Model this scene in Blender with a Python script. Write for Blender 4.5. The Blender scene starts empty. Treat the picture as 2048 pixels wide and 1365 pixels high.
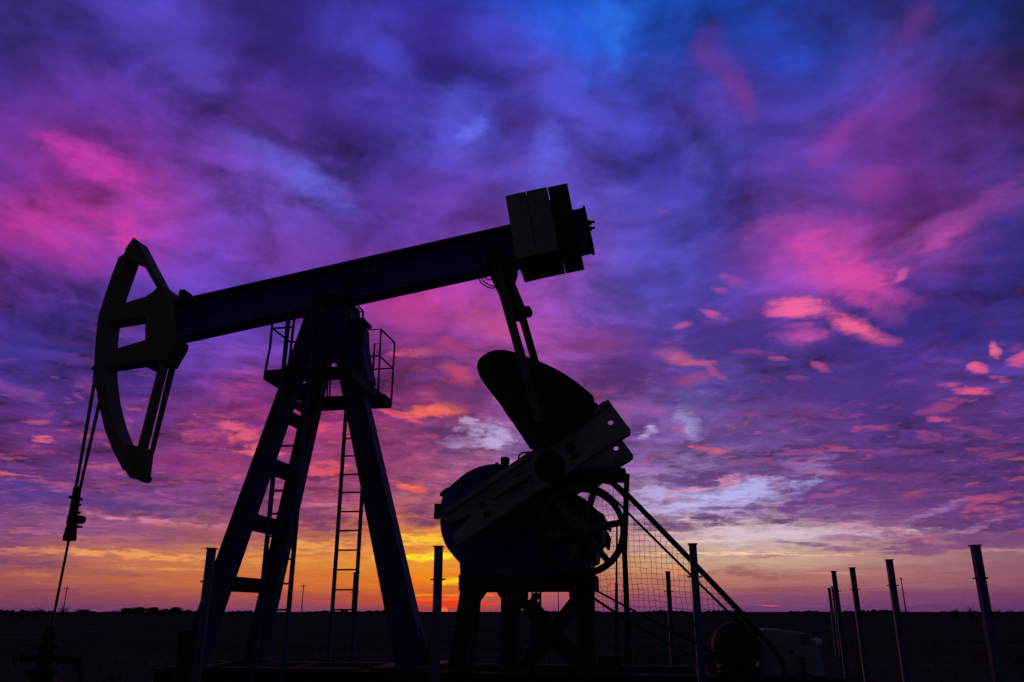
import bpy, bmesh, math, random
from mathutils import Vector, Matrix
from mathutils.geometry import tessellate_polygon
random.seed(7)
SC = bpy.context.scene
COL = SC.collection
R = math.radians

# ------------------------------------------------------------------ camera
EYE = 1.5
TILT = 18.775
cd = bpy.data.cameras.new("camera"); cd.sensor_width = 36.0; cd.lens = 28.0
cd.clip_start = 0.05; cd.clip_end = 30000
cam = bpy.data.objects.new("camera", cd); COL.objects.link(cam)
cam.location = (0, 0, EYE); cam.rotation_euler = (R(90 + TILT), 0, 0)
SC.camera = cam
SC.view_settings.view_transform = 'Standard'; SC.view_settings.look = 'None'
SC.view_settings.exposure = 0.0; SC.view_settings.gamma = 1.0
SC.view_settings.use_curve_mapping = False
SC.cycles.max_bounces = 4; SC.cycles.diffuse_bounces = 2; SC.cycles.glossy_bounces = 2

# ------------------------------------------------------------------ sky
SUN_AZ, SUN_EL = -4.62, 0.02
SKY_EL=[0, 0.8, 1.9, 3.3, 5, 7, 9, 11.5, 14, 16.5, 19, 21.5, 24, 26.5, 29, 31.5, 34, 36.5, 39, 42]
SKY_ROWS=[
[100, 55, 100, 100, 55, 100, 100, 55, 100, 100, 55, 100, 101, 56, 102, 103, 57, 104, 106, 58, 105, 109, 60, 105, 111, 60, 104, 113, 60, 103, 115, 60, 100, 120, 60, 95, 130, 60, 85, 152, 60, 67, 148, 61, 74, 130, 62, 95, 121, 62, 104, 113, 62, 110, 109, 60, 110, 107, 60, 110, 104, 60, 110, 101, 58, 110, 100, 57, 110, 99, 56, 110, 97, 54, 108, 94, 53, 106, 91, 51, 104, 90, 50, 102, 90, 50, 102, 90, 50, 102, 90, 50, 102],
[132, 66, 86, 130, 65, 87, 129, 64, 87, 128, 64, 87, 130, 64, 89, 136, 66, 86, 143, 69, 81, 150, 72, 81, 156, 73, 78, 161, 73, 75, 164, 72, 71, 171, 72, 63, 181, 73, 53, 192, 76, 41, 186, 76, 56, 170, 75, 87, 158, 75, 96, 148, 75, 102, 139, 74, 102, 136, 73, 103, 133, 72, 104, 128, 69, 104, 125, 68, 104, 125, 68, 104, 122, 64, 104, 118, 63, 104, 114, 61, 102, 110, 57, 100, 111, 58, 100, 112, 58, 100, 113, 59, 100],
[147, 78, 89, 149, 79, 88, 150, 80, 87, 151, 81, 86, 162, 86, 80, 175, 94, 75, 186, 101, 71, 191, 103, 67, 197, 106, 63, 202, 107, 59, 206, 108, 52, 211, 111, 43, 217, 113, 34, 224, 113, 25, 214, 110, 41, 197, 103, 70, 188, 103, 80, 181, 104, 87, 176, 106, 91, 177, 110, 97, 178, 114, 103, 174, 111, 104, 171, 108, 105, 168, 106, 106, 162, 100, 105, 155, 96, 105, 148, 90, 105, 141, 84, 106, 142, 85, 107, 143, 87, 108, 144, 89, 109],
[134, 72, 111, 134, 72, 109, 133, 71, 107, 132, 71, 106, 157, 87, 95, 183, 104, 88, 198, 116, 83, 197, 118, 78, 202, 119, 73, 208, 123, 67, 214, 129, 60, 218, 135, 57, 223, 140, 51, 231, 146, 42, 226, 143, 51, 214, 137, 70, 207, 137, 85, 202, 139, 98, 198, 144, 108, 199, 153, 124, 201, 164, 141, 199, 160, 141, 195, 155, 139, 190, 148, 136, 179, 133, 130, 166, 119, 125, 153, 106, 121, 143, 94, 119, 139, 91, 119, 135, 87, 118, 130, 82, 118],
[115, 63, 128, 120, 66, 127, 125, 68, 127, 130, 70, 126, 134, 75, 127, 141, 78, 123, 146, 81, 118, 152, 86, 113, 161, 88, 105, 169, 91, 96, 176, 96, 86, 193, 108, 77, 208, 120, 68, 219, 131, 59, 215, 133, 68, 203, 132, 86, 197, 132, 108, 192, 135, 128, 189, 143, 145, 195, 159, 166, 207, 179, 188, 207, 181, 186, 202, 173, 180, 192, 153, 169, 157, 109, 148, 124, 75, 130, 102, 56, 120, 93, 50, 116, 92, 49, 116, 91, 48, 116, 90, 48, 117],
[99, 47, 123, 98, 48, 124, 97, 49, 126, 96, 51, 129, 100, 56, 137, 111, 58, 132, 122, 60, 130, 130, 62, 129, 132, 62, 122, 141, 65, 116, 153, 69, 111, 167, 77, 106, 175, 84, 102, 174, 90, 99, 169, 95, 110, 162, 100, 128, 167, 109, 145, 172, 119, 162, 176, 135, 181, 174, 143, 193, 167, 146, 199, 149, 116, 177, 128, 87, 155, 107, 64, 137, 101, 57, 129, 96, 53, 124, 91, 50, 122, 86, 47, 119, 85, 46, 118, 85, 46, 118, 85, 46, 118],
[102, 42, 116, 106, 42, 115, 108, 42, 115, 107, 44, 120, 108, 48, 128, 119, 51, 124, 130, 54, 123, 141, 56, 123, 148, 57, 121, 152, 58, 118, 155, 60, 115, 154, 63, 112, 153, 67, 112, 152, 74, 116, 150, 84, 131, 148, 96, 151, 149, 97, 157, 150, 100, 164, 153, 113, 176, 150, 116, 180, 143, 113, 178, 127, 91, 161, 114, 72, 145, 106, 61, 134, 100, 55, 128, 95, 52, 124, 91, 49, 121, 86, 47, 119, 85, 46, 118, 85, 47, 119, 85, 48, 121],
[76, 40, 122, 80, 40, 120, 84, 40, 119, 87, 42, 124, 91, 45, 132, 103, 49, 133, 117, 49, 126, 134, 50, 122, 153, 52, 122, 158, 53, 120, 156, 53, 117, 142, 52, 114, 135, 55, 115, 138, 65, 121, 140, 81, 139, 143, 99, 161, 135, 86, 156, 129, 79, 154, 127, 85, 160, 125, 87, 161, 122, 86, 158, 112, 76, 150, 101, 66, 142, 98, 59, 136, 91, 53, 131, 85, 48, 127, 94, 50, 124, 89, 51, 127, 84, 53, 132, 84, 54, 134, 83, 54, 136],
[55, 44, 139, 59, 43, 136, 63, 43, 133, 69, 44, 136, 75, 47, 143, 84, 51, 149, 92, 47, 137, 109, 46, 129, 135, 46, 127, 145, 48, 125, 148, 50, 123, 136, 48, 117, 131, 48, 114, 131, 52, 112, 132, 59, 124, 132, 67, 140, 129, 66, 141, 124, 66, 144, 116, 71, 152, 112, 78, 158, 112, 86, 163, 104, 80, 158, 93, 68, 149, 87, 59, 143, 80, 51, 137, 71, 44, 131, 81, 47, 129, 79, 51, 134, 76, 55, 141, 74, 56, 143, 72, 56, 145],
[80, 47, 148, 74, 47, 146, 68, 46, 145, 70, 47, 148, 75, 50, 153, 82, 54, 160, 84, 52, 155, 93, 52, 152, 108, 54, 152, 115, 50, 140, 122, 48, 130, 128, 47, 124, 126, 47, 120, 120, 50, 119, 129, 54, 127, 141, 60, 138, 137, 62, 144, 131, 64, 149, 118, 65, 149, 107, 67, 151, 101, 72, 154, 90, 66, 150, 79, 56, 142, 81, 53, 141, 80, 50, 139, 70, 45, 136, 66, 43, 134, 65, 46, 137, 61, 50, 140, 57, 47, 139, 52, 44, 137],
[116, 45, 143, 106, 46, 145, 98, 47, 148, 95, 50, 154, 86, 52, 157, 84, 54, 159, 82, 51, 153, 86, 53, 157, 92, 56, 162, 97, 53, 153, 109, 50, 142, 131, 47, 129, 134, 48, 126, 124, 50, 127, 135, 54, 134, 150, 59, 141, 143, 63, 150, 134, 66, 157, 115, 65, 154, 99, 64, 153, 88, 63, 152, 81, 58, 149, 77, 52, 143, 93, 52, 143, 104, 52, 143, 87, 48, 140, 77, 47, 140, 71, 47, 141, 50, 44, 137, 48, 45, 137, 48, 46, 138],
[119, 43, 135, 124, 43, 137, 136, 46, 143, 157, 53, 158, 129, 52, 157, 106, 53, 159, 91, 54, 161, 91, 55, 162, 92, 56, 165, 90, 56, 163, 107, 54, 154, 146, 49, 133, 159, 49, 129, 158, 52, 134, 154, 54, 139, 150, 56, 145, 140, 63, 155, 127, 68, 165, 104, 70, 168, 85, 69, 167, 76, 62, 160, 75, 56, 153, 85, 51, 147, 116, 55, 149, 147, 60, 153, 128, 57, 153, 123, 58, 156, 124, 61, 160, 67, 51, 145, 59, 50, 141, 68, 52, 143],
[106, 43, 134, 109, 42, 131, 130, 46, 140, 169, 54, 159, 161, 55, 161, 134, 56, 165, 105, 60, 175, 112, 59, 170, 115, 57, 163, 100, 54, 155, 98, 52, 151, 106, 50, 145, 113, 50, 143, 117, 51, 145, 121, 53, 146, 125, 55, 148, 124, 59, 154, 121, 63, 159, 99, 67, 167, 80, 69, 172, 72, 64, 166, 77, 59, 160, 102, 54, 152, 140, 59, 156, 173, 68, 164, 142, 59, 156, 129, 55, 151, 133, 61, 154, 97, 56, 147, 83, 54, 144, 79, 52, 141],
[96, 44, 140, 101, 44, 139, 127, 47, 147, 160, 53, 160, 169, 58, 167, 154, 61, 172, 122, 61, 176, 113, 67, 182, 109, 70, 184, 101, 70, 182, 93, 61, 168, 85, 50, 151, 86, 49, 148, 89, 49, 148, 96, 52, 151, 103, 55, 153, 106, 60, 159, 107, 65, 165, 91, 67, 170, 77, 67, 172, 69, 63, 168, 70, 59, 162, 86, 56, 154, 101, 57, 154, 109, 60, 160, 108, 51, 147, 110, 47, 138, 106, 51, 141, 84, 49, 138, 71, 46, 136, 73, 44, 127],
[82, 42, 141, 88, 42, 140, 112, 47, 151, 132, 50, 160, 129, 52, 164, 123, 57, 171, 114, 62, 178, 112, 71, 188, 105, 73, 190, 98, 74, 190, 88, 64, 175, 76, 48, 148, 77, 48, 147, 80, 50, 148, 85, 53, 154, 90, 57, 161, 89, 65, 171, 87, 73, 180, 80, 68, 174, 73, 63, 170, 67, 62, 168, 66, 60, 165, 74, 55, 155, 83, 54, 153, 95, 59, 161, 99, 54, 153, 98, 46, 140, 81, 44, 133, 74, 42, 123, 79, 38, 108, 78, 35, 100],
[63, 48, 149, 71, 46, 147, 87, 48, 153, 93, 50, 157, 95, 52, 161, 101, 58, 172, 102, 62, 177, 105, 67, 182, 99, 64, 176, 89, 53, 161, 78, 48, 152, 66, 43, 142, 73, 55, 161, 80, 67, 181, 83, 67, 180, 87, 67, 179, 84, 67, 179, 81, 67, 178, 73, 63, 174, 65, 59, 170, 65, 61, 171, 67, 62, 168, 68, 54, 155, 70, 51, 150, 79, 57, 160, 83, 55, 157, 86, 50, 145, 74, 46, 132, 63, 41, 120, 52, 32, 99, 35, 29, 95],
[59, 48, 148, 61, 48, 149, 68, 51, 156, 74, 52, 162, 79, 54, 165, 86, 59, 174, 88, 58, 169, 88, 52, 160, 79, 46, 147, 68, 40, 133, 67, 44, 142, 65, 47, 150, 69, 55, 162, 73, 63, 176, 76, 64, 178, 78, 64, 178, 77, 66, 181, 77, 69, 185, 70, 66, 181, 63, 63, 178, 69, 59, 167, 75, 54, 153, 66, 49, 145, 56, 49, 145, 60, 57, 161, 66, 59, 164, 80, 54, 151, 68, 50, 143, 42, 44, 134, 26, 32, 103, 18, 28, 93],
[58, 48, 148, 59, 47, 145, 60, 46, 141, 67, 52, 159, 72, 55, 167, 77, 59, 173, 71, 51, 155, 65, 39, 131, 62, 42, 137, 57, 42, 137, 62, 48, 149, 66, 53, 161, 64, 51, 157, 63, 50, 156, 66, 55, 165, 68, 59, 174, 67, 67, 184, 64, 75, 194, 59, 75, 193, 53, 75, 193, 56, 65, 174, 57, 52, 151, 47, 54, 156, 39, 59, 167, 43, 63, 172, 52, 60, 164, 65, 52, 146, 53, 47, 135, 23, 44, 130, 17, 34, 107, 14, 28, 92],
[58, 48, 148, 59, 47, 144, 62, 48, 145, 66, 54, 160, 70, 56, 165, 72, 55, 165, 59, 42, 137, 48, 30, 113, 52, 40, 133, 54, 47, 148, 59, 51, 156, 63, 54, 164, 57, 45, 150, 51, 37, 137, 57, 50, 158, 63, 62, 179, 53, 73, 192, 42, 83, 205, 40, 86, 207, 37, 88, 209, 36, 75, 187, 35, 59, 161, 32, 60, 163, 29, 61, 166, 38, 56, 157, 48, 48, 144, 54, 47, 137, 51, 46, 132, 29, 44, 130, 18, 37, 113, 14, 28, 92],
[58, 48, 147, 60, 46, 142, 63, 50, 149, 68, 56, 164, 70, 55, 165, 70, 53, 160, 54, 37, 128, 43, 29, 111, 48, 40, 134, 52, 47, 150, 53, 45, 149, 52, 44, 147, 45, 42, 144, 38, 42, 145, 40, 56, 170, 42, 70, 195, 39, 77, 204, 36, 85, 214, 30, 88, 215, 24, 90, 215, 22, 81, 198, 22, 69, 175, 23, 64, 167, 25, 62, 165, 34, 57, 157, 46, 49, 147, 53, 47, 139, 57, 46, 132, 36, 45, 131, 20, 40, 121, 15, 30, 97]]
CLOUDS=[
(14.81, 19.33, 8.24, 2.44, -4.8, 58, 46, 134, 0.55, 0.1, 0.7),
(27.04, 17.58, 6.11, 1.95, -8.4, 52, 40, 130, 0.55, 0.1, 0.7),
(17.79, 13.89, 6.74, 1.7, -0.3, 70, 48, 128, 0.5, 0.1, 0.8),
(27.05, 11.73, 6.72, 1.92, -5.8, 64, 42, 118, 0.55, 0.1, 0.8),
(23.58, 8.48, 8.48, 1.28, -0.5, 78, 46, 114, 0.55, 0.1, 0.8),
(12.89, 22.65, 4.09, 2.1, -4.7, 60, 60, 156, 0.5, 0.1, 0.7),
(-30.82, 27.21, 3.8, 1.2, -19.0, 216, 60, 182, 0.85, 0.1, 0.5),
(-31.64, 23.36, 3.85, 1.62, 2.1, 200, 58, 160, 0.7, 0.1, 0.6),
(-28.75, 23.66, 0.89, 1.42, 31.5, 216, 60, 168, 0.6, 0.2, 0.7),
(-33.19, 21.44, 3.12, 1.05, 3.8, 176, 50, 150, 0.4, 0.1, 0.5),
(-16.44, 29.36, 5.14, 1.18, -18.3, 106, 98, 226, 0.85, 0.1, 0.5),
(-25.02, 34.58, 2.7, 1.49, -19.2, 100, 74, 202, 0.6, 0.1, 0.4),
(-27.84, 36.08, 3.66, 1.27, -12.5, 86, 68, 186, 0.5, 0.1, 0.4),
(-20.18, 38.8, 5.2, 2.84, -27.9, 40, 26, 98, 0.8, 0.1, 0.4),
(-16.31, 35.17, 3.85, 2.03, -36.8, 60, 34, 125, 0.6, 0.1, 0.4),
(-10.22, 37.94, 2.59, 1.2, -32.4, 80, 74, 208, 0.7, 0.1, 0.5),
(-3.73, 34.41, 2.54, 2.0, -14.5, 92, 92, 230, 0.85, 0.1, 0.6),
(-2.88, 33.43, 1.04, 0.64, 26.2, 108, 116, 246, 0.8, 0.1, 0.8),
(3.34, 31.89, 1.31, 1.78, -9.9, 100, 102, 236, 0.8, 0.1, 0.6),
(3.45, 36.4, 2.33, 1.47, -1.7, 82, 80, 206, 0.6, 0.1, 0.6),
(0.67, 34.3, 2.17, 1.08, -8.4, 70, 44, 142, 0.7, 0.1, 0.6),
(-5.81, 39.03, 3.44, 2.44, -20.2, 50, 34, 128, 0.7, 0.1, 0.5),
(7.24, 40.05, 3.46, 1.87, -3.7, 32, 96, 226, 0.6, 0.1, 0.5),
(8.8, 40.71, 2.59, 1.38, -4.5, 52, 124, 246, 0.8, 0.1, 0.7),
(9.43, 38.64, 1.1, 1.43, -12.2, 50, 116, 242, 0.7, 0.1, 0.8),
(14.85, 31.91, 1.41, 1.48, 39.0, 86, 82, 192, 0.6, 0.1, 0.6),
(17.62, 35.46, 2.28, 0.94, -53.9, 132, 54, 146, 0.6, 0.1, 0.6),
(16.85, 37.32, 1.66, 1.15, 45.8, 100, 48, 140, 0.4, 0.1, 0.5),
(31.17, 35.79, 1.12, 1.52, -42.0, 112, 52, 144, 0.5, 0.1, 0.6),
(25.84, 30.59, 2.25, 0.95, 34.5, 148, 58, 164, 0.65, 0.1, 0.6),
(29.75, 31.42, 3.5, 0.88, 6.5, 112, 52, 150, 0.6, 0.1, 0.5),
(27.13, 27.14, 2.29, 1.03, -4.1, 148, 55, 145, 0.7, 0.1, 0.6),
(30.28, 25.68, 2.79, 1.31, -17.9, 84, 34, 114, 0.6, 0.1, 0.5),
(32.36, 23.68, 5.54, 0.93, 18.6, 152, 68, 156, 0.7, 0.1, 0.6),
(20.19, 25.97, 2.1, 1.02, 15.5, 152, 66, 156, 0.7, 0.1, 0.6),
(34.35, 21.95, 2.51, 2.11, 19.4, 44, 44, 136, 0.8, 0.1, 0.5),
(23.41, 23.8, 3.55, 1.98, -23.8, 180, 62, 160, 0.42, 0.05, 0.5),
(24.51, 22.11, 3.46, 1.31, -33.1, 226, 74, 166, 0.8, 0.1, 0.6),
(26.49, 20.14, 2.83, 0.72, -14.4, 190, 66, 160, 0.6, 0.1, 0.6),
(21.5, 20.22, 2.22, 0.88, -11.3, 238, 98, 158, 1, 0.3, 0.5),
(21.6, 17.83, 1.59, 0.64, -6.6, 224, 88, 160, 0.9, 0.1, 0.6),
(21.45, 18.8, 0.93, 0.3, -6.9, 200, 76, 150, 0.7, 0.1, 0.75),
(24.57, 18.43, 1.41, 0.66, -36.7, 242, 98, 150, 1, 0.1, 0.75),
(26.22, 17.31, 1.3, 0.46, -22.8, 240, 96, 146, 0.95, 0.1, 0.75),
(27.18, 18.87, 1.23, 0.71, -9.0, 152, 64, 150, 0.7, 0.1, 0.75),
(32.72, 15.66, 0.3, 0.58, -0.5, 240, 108, 136, 0.9, 0.1, 0.75),
(33.8, 14.87, 0.76, 0.38, 15.2, 224, 88, 146, 0.8, 0.1, 0.7),
(31.33, 14.6, 0.58, 0.39, 26.0, 232, 92, 142, 0.95, 0.1, 0.75),
(30.74, 13.11, 0.89, 0.28, -3.0, 226, 86, 136, 0.95, 0.1, 0.75),
(32.11, 13.83, 0.49, 0.18, 0.7, 200, 80, 140, 0.8, 0.1, 0.75),
(29.6, 13.64, 0.57, 0.19, -7.5, 206, 76, 136, 0.85, 0.1, 0.75),
(29.04, 12.32, 1.15, 0.41, 4.3, 160, 62, 130, 0.8, 0.1, 0.7),
(29.06, 11.59, 0.62, 0.19, -6.3, 192, 76, 130, 0.8, 0.1, 0.75),
(28.37, 21.03, 0.55, 0.26, 18.9, 214, 82, 166, 0.85, 0.1, 0.75),
(31.27, 22.71, 1.78, 0.56, 21.5, 188, 76, 166, 0.7, 0.1, 0.6),
(17.31, 22.82, 0.86, 0.38, -11.2, 168, 76, 166, 0.8, 0.1, 0.6),
(15.28, 20.52, 1.0, 0.28, -22.6, 206, 88, 156, 0.9, 0.1, 0.75),
(12.91, 19.65, 0.73, 0.28, 15.1, 218, 96, 150, 0.9, 0.1, 0.75),
(12.29, 17.12, 1.58, 0.56, -7.5, 238, 112, 132, 0.9, 0.1, 0.75),
(14.05, 16.66, 1.95, 0.31, -0.0, 228, 96, 132, 0.9, 0.15, 0.7),
(15.41, 16.07, 1.04, 0.32, -34.3, 190, 80, 140, 0.7, 0.1, 0.7),
(13.41, 15.4, 2.13, 0.42, 10.2, 180, 76, 130, 0.6, 0.1, 0.7),
(7.02, 18.38, 2.61, 1.07, -11.7, 160, 62, 124, 0.5, 0.1, 0.6),
(8.93, 15.81, 4.37, 1.56, -6.3, 82, 42, 108, 0.85, 0.1, 0.5),
(7.54, 13.37, 3.26, 0.71, 8.0, 150, 86, 160, 0.6, 0.1, 0.6),
(21.83, 15.74, 0.65, 0.37, -16.4, 226, 92, 142, 0.85, 0.1, 0.9),
(12.66, 12.47, 1.17, 0.92, -48.3, 172, 156, 212, 0.85, 0.1, 0.9),
(9.7, 11.96, 0.57, 0.31, -2.0, 190, 172, 226, 0.8, 0.1, 0.7),
(13.62, 13.47, 2.42, 1.4, -23.3, 90, 80, 150, 0.5, 0.1, 0.8),
(-5.67, 13.78, 2.56, 0.46, 5.2, 242, 106, 92, 0.95, 0.1, 0.8),
(-8.19, 13.35, 1.45, 0.28, -17.7, 236, 86, 100, 0.8, 0.1, 0.7),
(-4.44, 16.12, 1.71, 0.72, -20.1, 194, 70, 112, 0.85, 0.1, 0.9),
(-7.66, 17.57, 2.04, 0.29, 2.2, 228, 92, 126, 0.85, 0.1, 0.7),
(-0.92, 20.3, 2.68, 1.44, 0.2, 196, 78, 128, 0.55, 0.05, 0.9),
(-7.4, 20.15, 3.39, 1.43, -7.1, 172, 54, 130, 0.6, 0.05, 0.7),
(-1.97, 12.13, 2.01, 1.06, -9.3, 190, 170, 222, 0.9, 0.1, 0.9),
(-3.85, 11.26, 1.3, 0.49, -9.0, 180, 155, 206, 0.8, 0.1, 0.9),
(-1.23, 10.82, 1.81, 0.49, 0.2, 176, 96, 150, 0.6, 0.1, 0.9),
(-3.48, 14.53, 2.22, 0.93, -8.9, 96, 44, 108, 0.7, 0.1, 0.7),
(-5.78, 17.34, 2.24, 0.64, 1.6, 80, 48, 130, 0.6, 0.1, 0.7),
(-7.43, 8.3, 1.48, 0.31, -13.6, 252, 106, 70, 0.95, 0.15, 0.6),
(-13.57, 9.4, 2.05, 0.31, -0.8, 228, 86, 100, 0.8, 0.1, 0.7),
(-13.78, 12.0, 2.78, 0.69, -9.1, 224, 78, 110, 0.7, 0.1, 0.9),
(-9.5, 10.85, 2.13, 0.62, -8.1, 110, 42, 100, 0.6, 0.1, 0.8),
(-19.14, 11.48, 1.87, 0.59, -21.3, 228, 96, 122, 0.85, 0.1, 1),
(-18.19, 10.29, 2.31, 0.23, -4.9, 238, 102, 116, 0.85, 0.1, 0.8),
(-21.69, 11.23, 1.9, 0.23, 6.4, 192, 76, 116, 0.7, 0.1, 0.8),
(-20.83, 9.31, 3.8, 0.66, 3.4, 160, 54, 112, 0.5, 0.1, 0.8),
(-31.44, 11.1, 0.97, 0.28, 6.6, 186, 80, 130, 0.75, 0.1, 0.8),
(-30.94, 10.08, 0.89, 0.24, -11.8, 228, 102, 126, 0.85, 0.1, 0.8),
(-31.66, 7.74, 0.9, 0.18, 0.1, 228, 106, 116, 0.85, 0.1, 0.7),
(-31.38, 9.18, 1.86, 0.24, 5.5, 160, 60, 110, 0.7, 0.1, 0.7),
(-29.69, 7.22, 1.37, 0.24, -2.6, 200, 100, 130, 0.6, 0.1, 0.8),
(-32.81, 12.71, 2.17, 0.27, -7.9, 128, 66, 150, 0.75, 0.1, 0.6),
(-31.02, 15.06, 3.41, 0.43, -6.9, 92, 56, 152, 0.6, 0.1, 0.7),
(-32.49, 15.45, 3.01, 1.23, 9.3, 50, 46, 146, 0.6, 0.1, 0.6),
(-27.08, 6.6, 6.31, 0.43, -4.2, 88, 50, 128, 0.75, 0.1, 0.8),
(-23.43, 5.53, 4.53, 0.28, -6.0, 220, 130, 156, 0.8, 0.1, 1),
(-23.27, 6.58, 3.06, 0.31, -7.6, 150, 84, 140, 0.6, 0.1, 1),
(-18.95, 6.77, 2.89, 0.52, -5.9, 100, 50, 110, 0.6, 0.1, 0.8),
(-13.31, 5.96, 2.7, 0.63, -6.5, 108, 46, 98, 0.85, 0.1, 0.6),
(-5.77, 6.27, 1.68, 0.82, -5.2, 98, 46, 98, 0.85, 0.1, 0.7),
(-7.92, 7.43, 2.1, 0.48, 1.0, 190, 110, 130, 0.5, 0.1, 0.8),
(-13.39, 6.96, 1.68, 0.34, 1.6, 210, 120, 140, 0.6, 0.1, 0.8),
(-28.43, 4.49, 4.39, 0.15, -0.9, 190, 105, 130, 0.6, 0.1, 0.8),
(-31.22, 3.73, 1.3, 0.2, -3.3, 112, 62, 108, 0.8, 0.1, 0.6),
(-24.03, 3.37, 6.15, 0.24, -1.7, 242, 160, 88, 0.8, 0.1, 0.9),
(-30.4, 3.47, 2.07, 0.21, 4.3, 206, 120, 96, 0.7, 0.1, 0.7),
(-30.4, 2.72, 2.36, 0.29, -2.8, 112, 64, 104, 0.85, 0.1, 0.7),
(-30.17, 2.09, 2.34, 0.12, -1.0, 200, 110, 90, 0.7, 0.1, 0.7),
(-25.02, 2.25, 2.58, 0.15, -3.1, 150, 84, 82, 0.7, 0.1, 0.7),
(-22.46, 2.6, 3.27, 0.15, -1.0, 236, 150, 80, 0.7, 0.1, 0.7),
(-20.93, 4.93, 3.72, 0.44, -3.3, 160, 86, 96, 0.6, 0.1, 0.8),
(-13.83, 4.13, 3.61, 0.46, 5.0, 242, 168, 84, 0.65, 0.1, 0.9),
(-15.72, 3.29, 2.91, 0.19, -1.1, 238, 150, 60, 0.7, 0.1, 0.8),
(-10.51, 4.35, 2.71, 0.53, 0.8, 236, 150, 70, 0.6, 0.1, 0.9),
(-6.07, 4.8, 2.78, 0.5, -1.4, 252, 196, 56, 0.95, 0.1, 0.7),
(-5.98, 4.17, 1.73, 0.2, -1.5, 200, 120, 70, 0.7, 0.1, 0.7),
(-6.03, 3.6, 3.27, 0.27, 0.4, 255, 228, 40, 1, 0.2, 0.5),
(-3.99, 2.02, 1.24, 0.23, 0.1, 255, 218, 30, 1, 0.3, 0.4),
(-5.64, 2.24, 2.74, 0.33, 0.2, 236, 140, 24, 0.6, 0.1, 0.6),
(-4.23, 0.52, 3.06, 0.16, 0.0, 248, 40, 12, 0.95, 0.2, 0.4),
(-4.92, 1.1, 3.74, 0.1, 0.1, 248, 132, 30, 0.85, 0.2, 0.5),
(-5.25, 0.81, 3.06, 0.1, 0.1, 250, 90, 26, 0.85, 0.2, 0.5),
(15.84, 7.55, 5.0, 0.79, 9.9, 180, 176, 232, 1, 0.1, 0.7),
(19.92, 9.19, 2.27, 0.46, 11.0, 160, 120, 190, 0.7, 0.1, 0.8),
(11.13, 7.87, 2.07, 0.48, 2.4, 176, 160, 216, 0.7, 0.1, 0.9),
(14.62, 8.88, 4.72, 0.57, 2.7, 92, 56, 120, 0.95, 0.1, 0.6),
(13.54, 8.14, 4.08, 0.17, 6.0, 226, 140, 178, 0.7, 0.1, 0.8),
(16.69, 9.53, 2.66, 0.3, 3.2, 130, 80, 140, 0.7, 0.1, 0.9),
(13.88, 5.95, 1.99, 0.37, -1.5, 90, 58, 106, 0.95, 0.15, 0.6),
(10.66, 5.68, 2.37, 0.5, -5.0, 98, 60, 106, 0.9, 0.1, 0.6),
(18.11, 5.76, 1.34, 0.29, 2.2, 104, 62, 116, 0.95, 0.1, 0.6),
(14.44, 6.73, 1.47, 0.17, 1.3, 96, 66, 116, 0.9, 0.1, 0.5),
(16.43, 6.8, 0.98, 0.17, 1.0, 110, 80, 130, 0.8, 0.1, 0.9),
(10.76, 7.37, 1.03, 0.14, -1.4, 120, 80, 130, 0.7, 0.1, 0.9),
(19.35, 6.92, 1.93, 0.51, 11.7, 120, 74, 140, 0.8, 0.1, 0.9),
(24.22, 6.53, 6.53, 1.57, 1.3, 104, 58, 126, 0.7, 0.3, 0.8),
(22.98, 8.52, 5.46, 0.26, -6.8, 150, 66, 130, 0.5, 0.1, 0.9),
(27.31, 5.81, 2.63, 0.26, 17.9, 166, 118, 176, 0.6, 0.1, 0.8),
(28.64, 4.6, 2.25, 0.26, 14.5, 176, 122, 168, 0.6, 0.1, 0.8),
(30.11, 6.14, 1.09, 0.5, 7.4, 182, 78, 122, 0.75, 0.1, 0.9),
(31.01, 6.74, 1.85, 0.24, 0.5, 160, 66, 124, 0.6, 0.1, 0.8),
(19.44, 4.91, 7.18, 0.42, -0.7, 206, 188, 208, 0.75, 0.1, 0.7),
(23.16, 5.26, 3.24, 0.22, -7.6, 222, 140, 160, 0.7, 0.1, 0.8),
(26.52, 4.33, 2.48, 0.22, -10.9, 214, 120, 140, 0.7, 0.1, 0.8),
(15.49, 3.65, 7.43, 0.1, -1.0, 252, 206, 166, 0.85, 0.1, 0.5),
(13.93, 4.56, 4.62, 0.13, 0.8, 232, 196, 180, 0.7, 0.1, 0.6),
(20.59, 4.14, 3.03, 0.26, -7.8, 134, 94, 132, 0.95, 0.1, 0.55),
(24.17, 3.98, 3.21, 0.25, 1.4, 144, 92, 130, 0.8, 0.1, 0.8),
(28.95, 4.02, 4.3, 0.42, -0.0, 118, 64, 122, 0.85, 0.15, 0.7),
(29.68, 3.55, 3.93, 0.12, -3.1, 214, 130, 150, 0.6, 0.1, 0.6),
(17.4, 3.52, 2.21, 0.1, -1.1, 166, 106, 126, 0.8, 0.1, 0.6),
(16.81, 2.32, 2.52, 0.35, -3.7, 146, 90, 94, 0.9, 0.1, 0.55),
(14.76, 2.66, 1.96, 0.29, 7.2, 160, 96, 100, 0.6, 0.1, 0.8),
(11.14, 2.63, 1.34, 0.29, 5.3, 236, 140, 88, 0.7, 0.1, 0.8),
(17.81, 1.36, 3.43, 0.19, 1.6, 140, 70, 86, 0.6, 0.1, 0.7),
(20.99, 2.32, 1.8, 0.09, -0.9, 220, 140, 120, 0.6, 0.1, 0.6),
(17.09, 0.43, 0.93, 0.06, -0.1, 210, 90, 100, 0.7, 0.1, 0.6),
(23.71, 14.04, 5.01, 1.98, -5.9, 70, 46, 136, 0.5, 0.1, 0.8),
(19.01, 12.77, 4.61, 1.01, -4.3, 120, 64, 140, 0.4, 0.1, 0.9),
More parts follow.
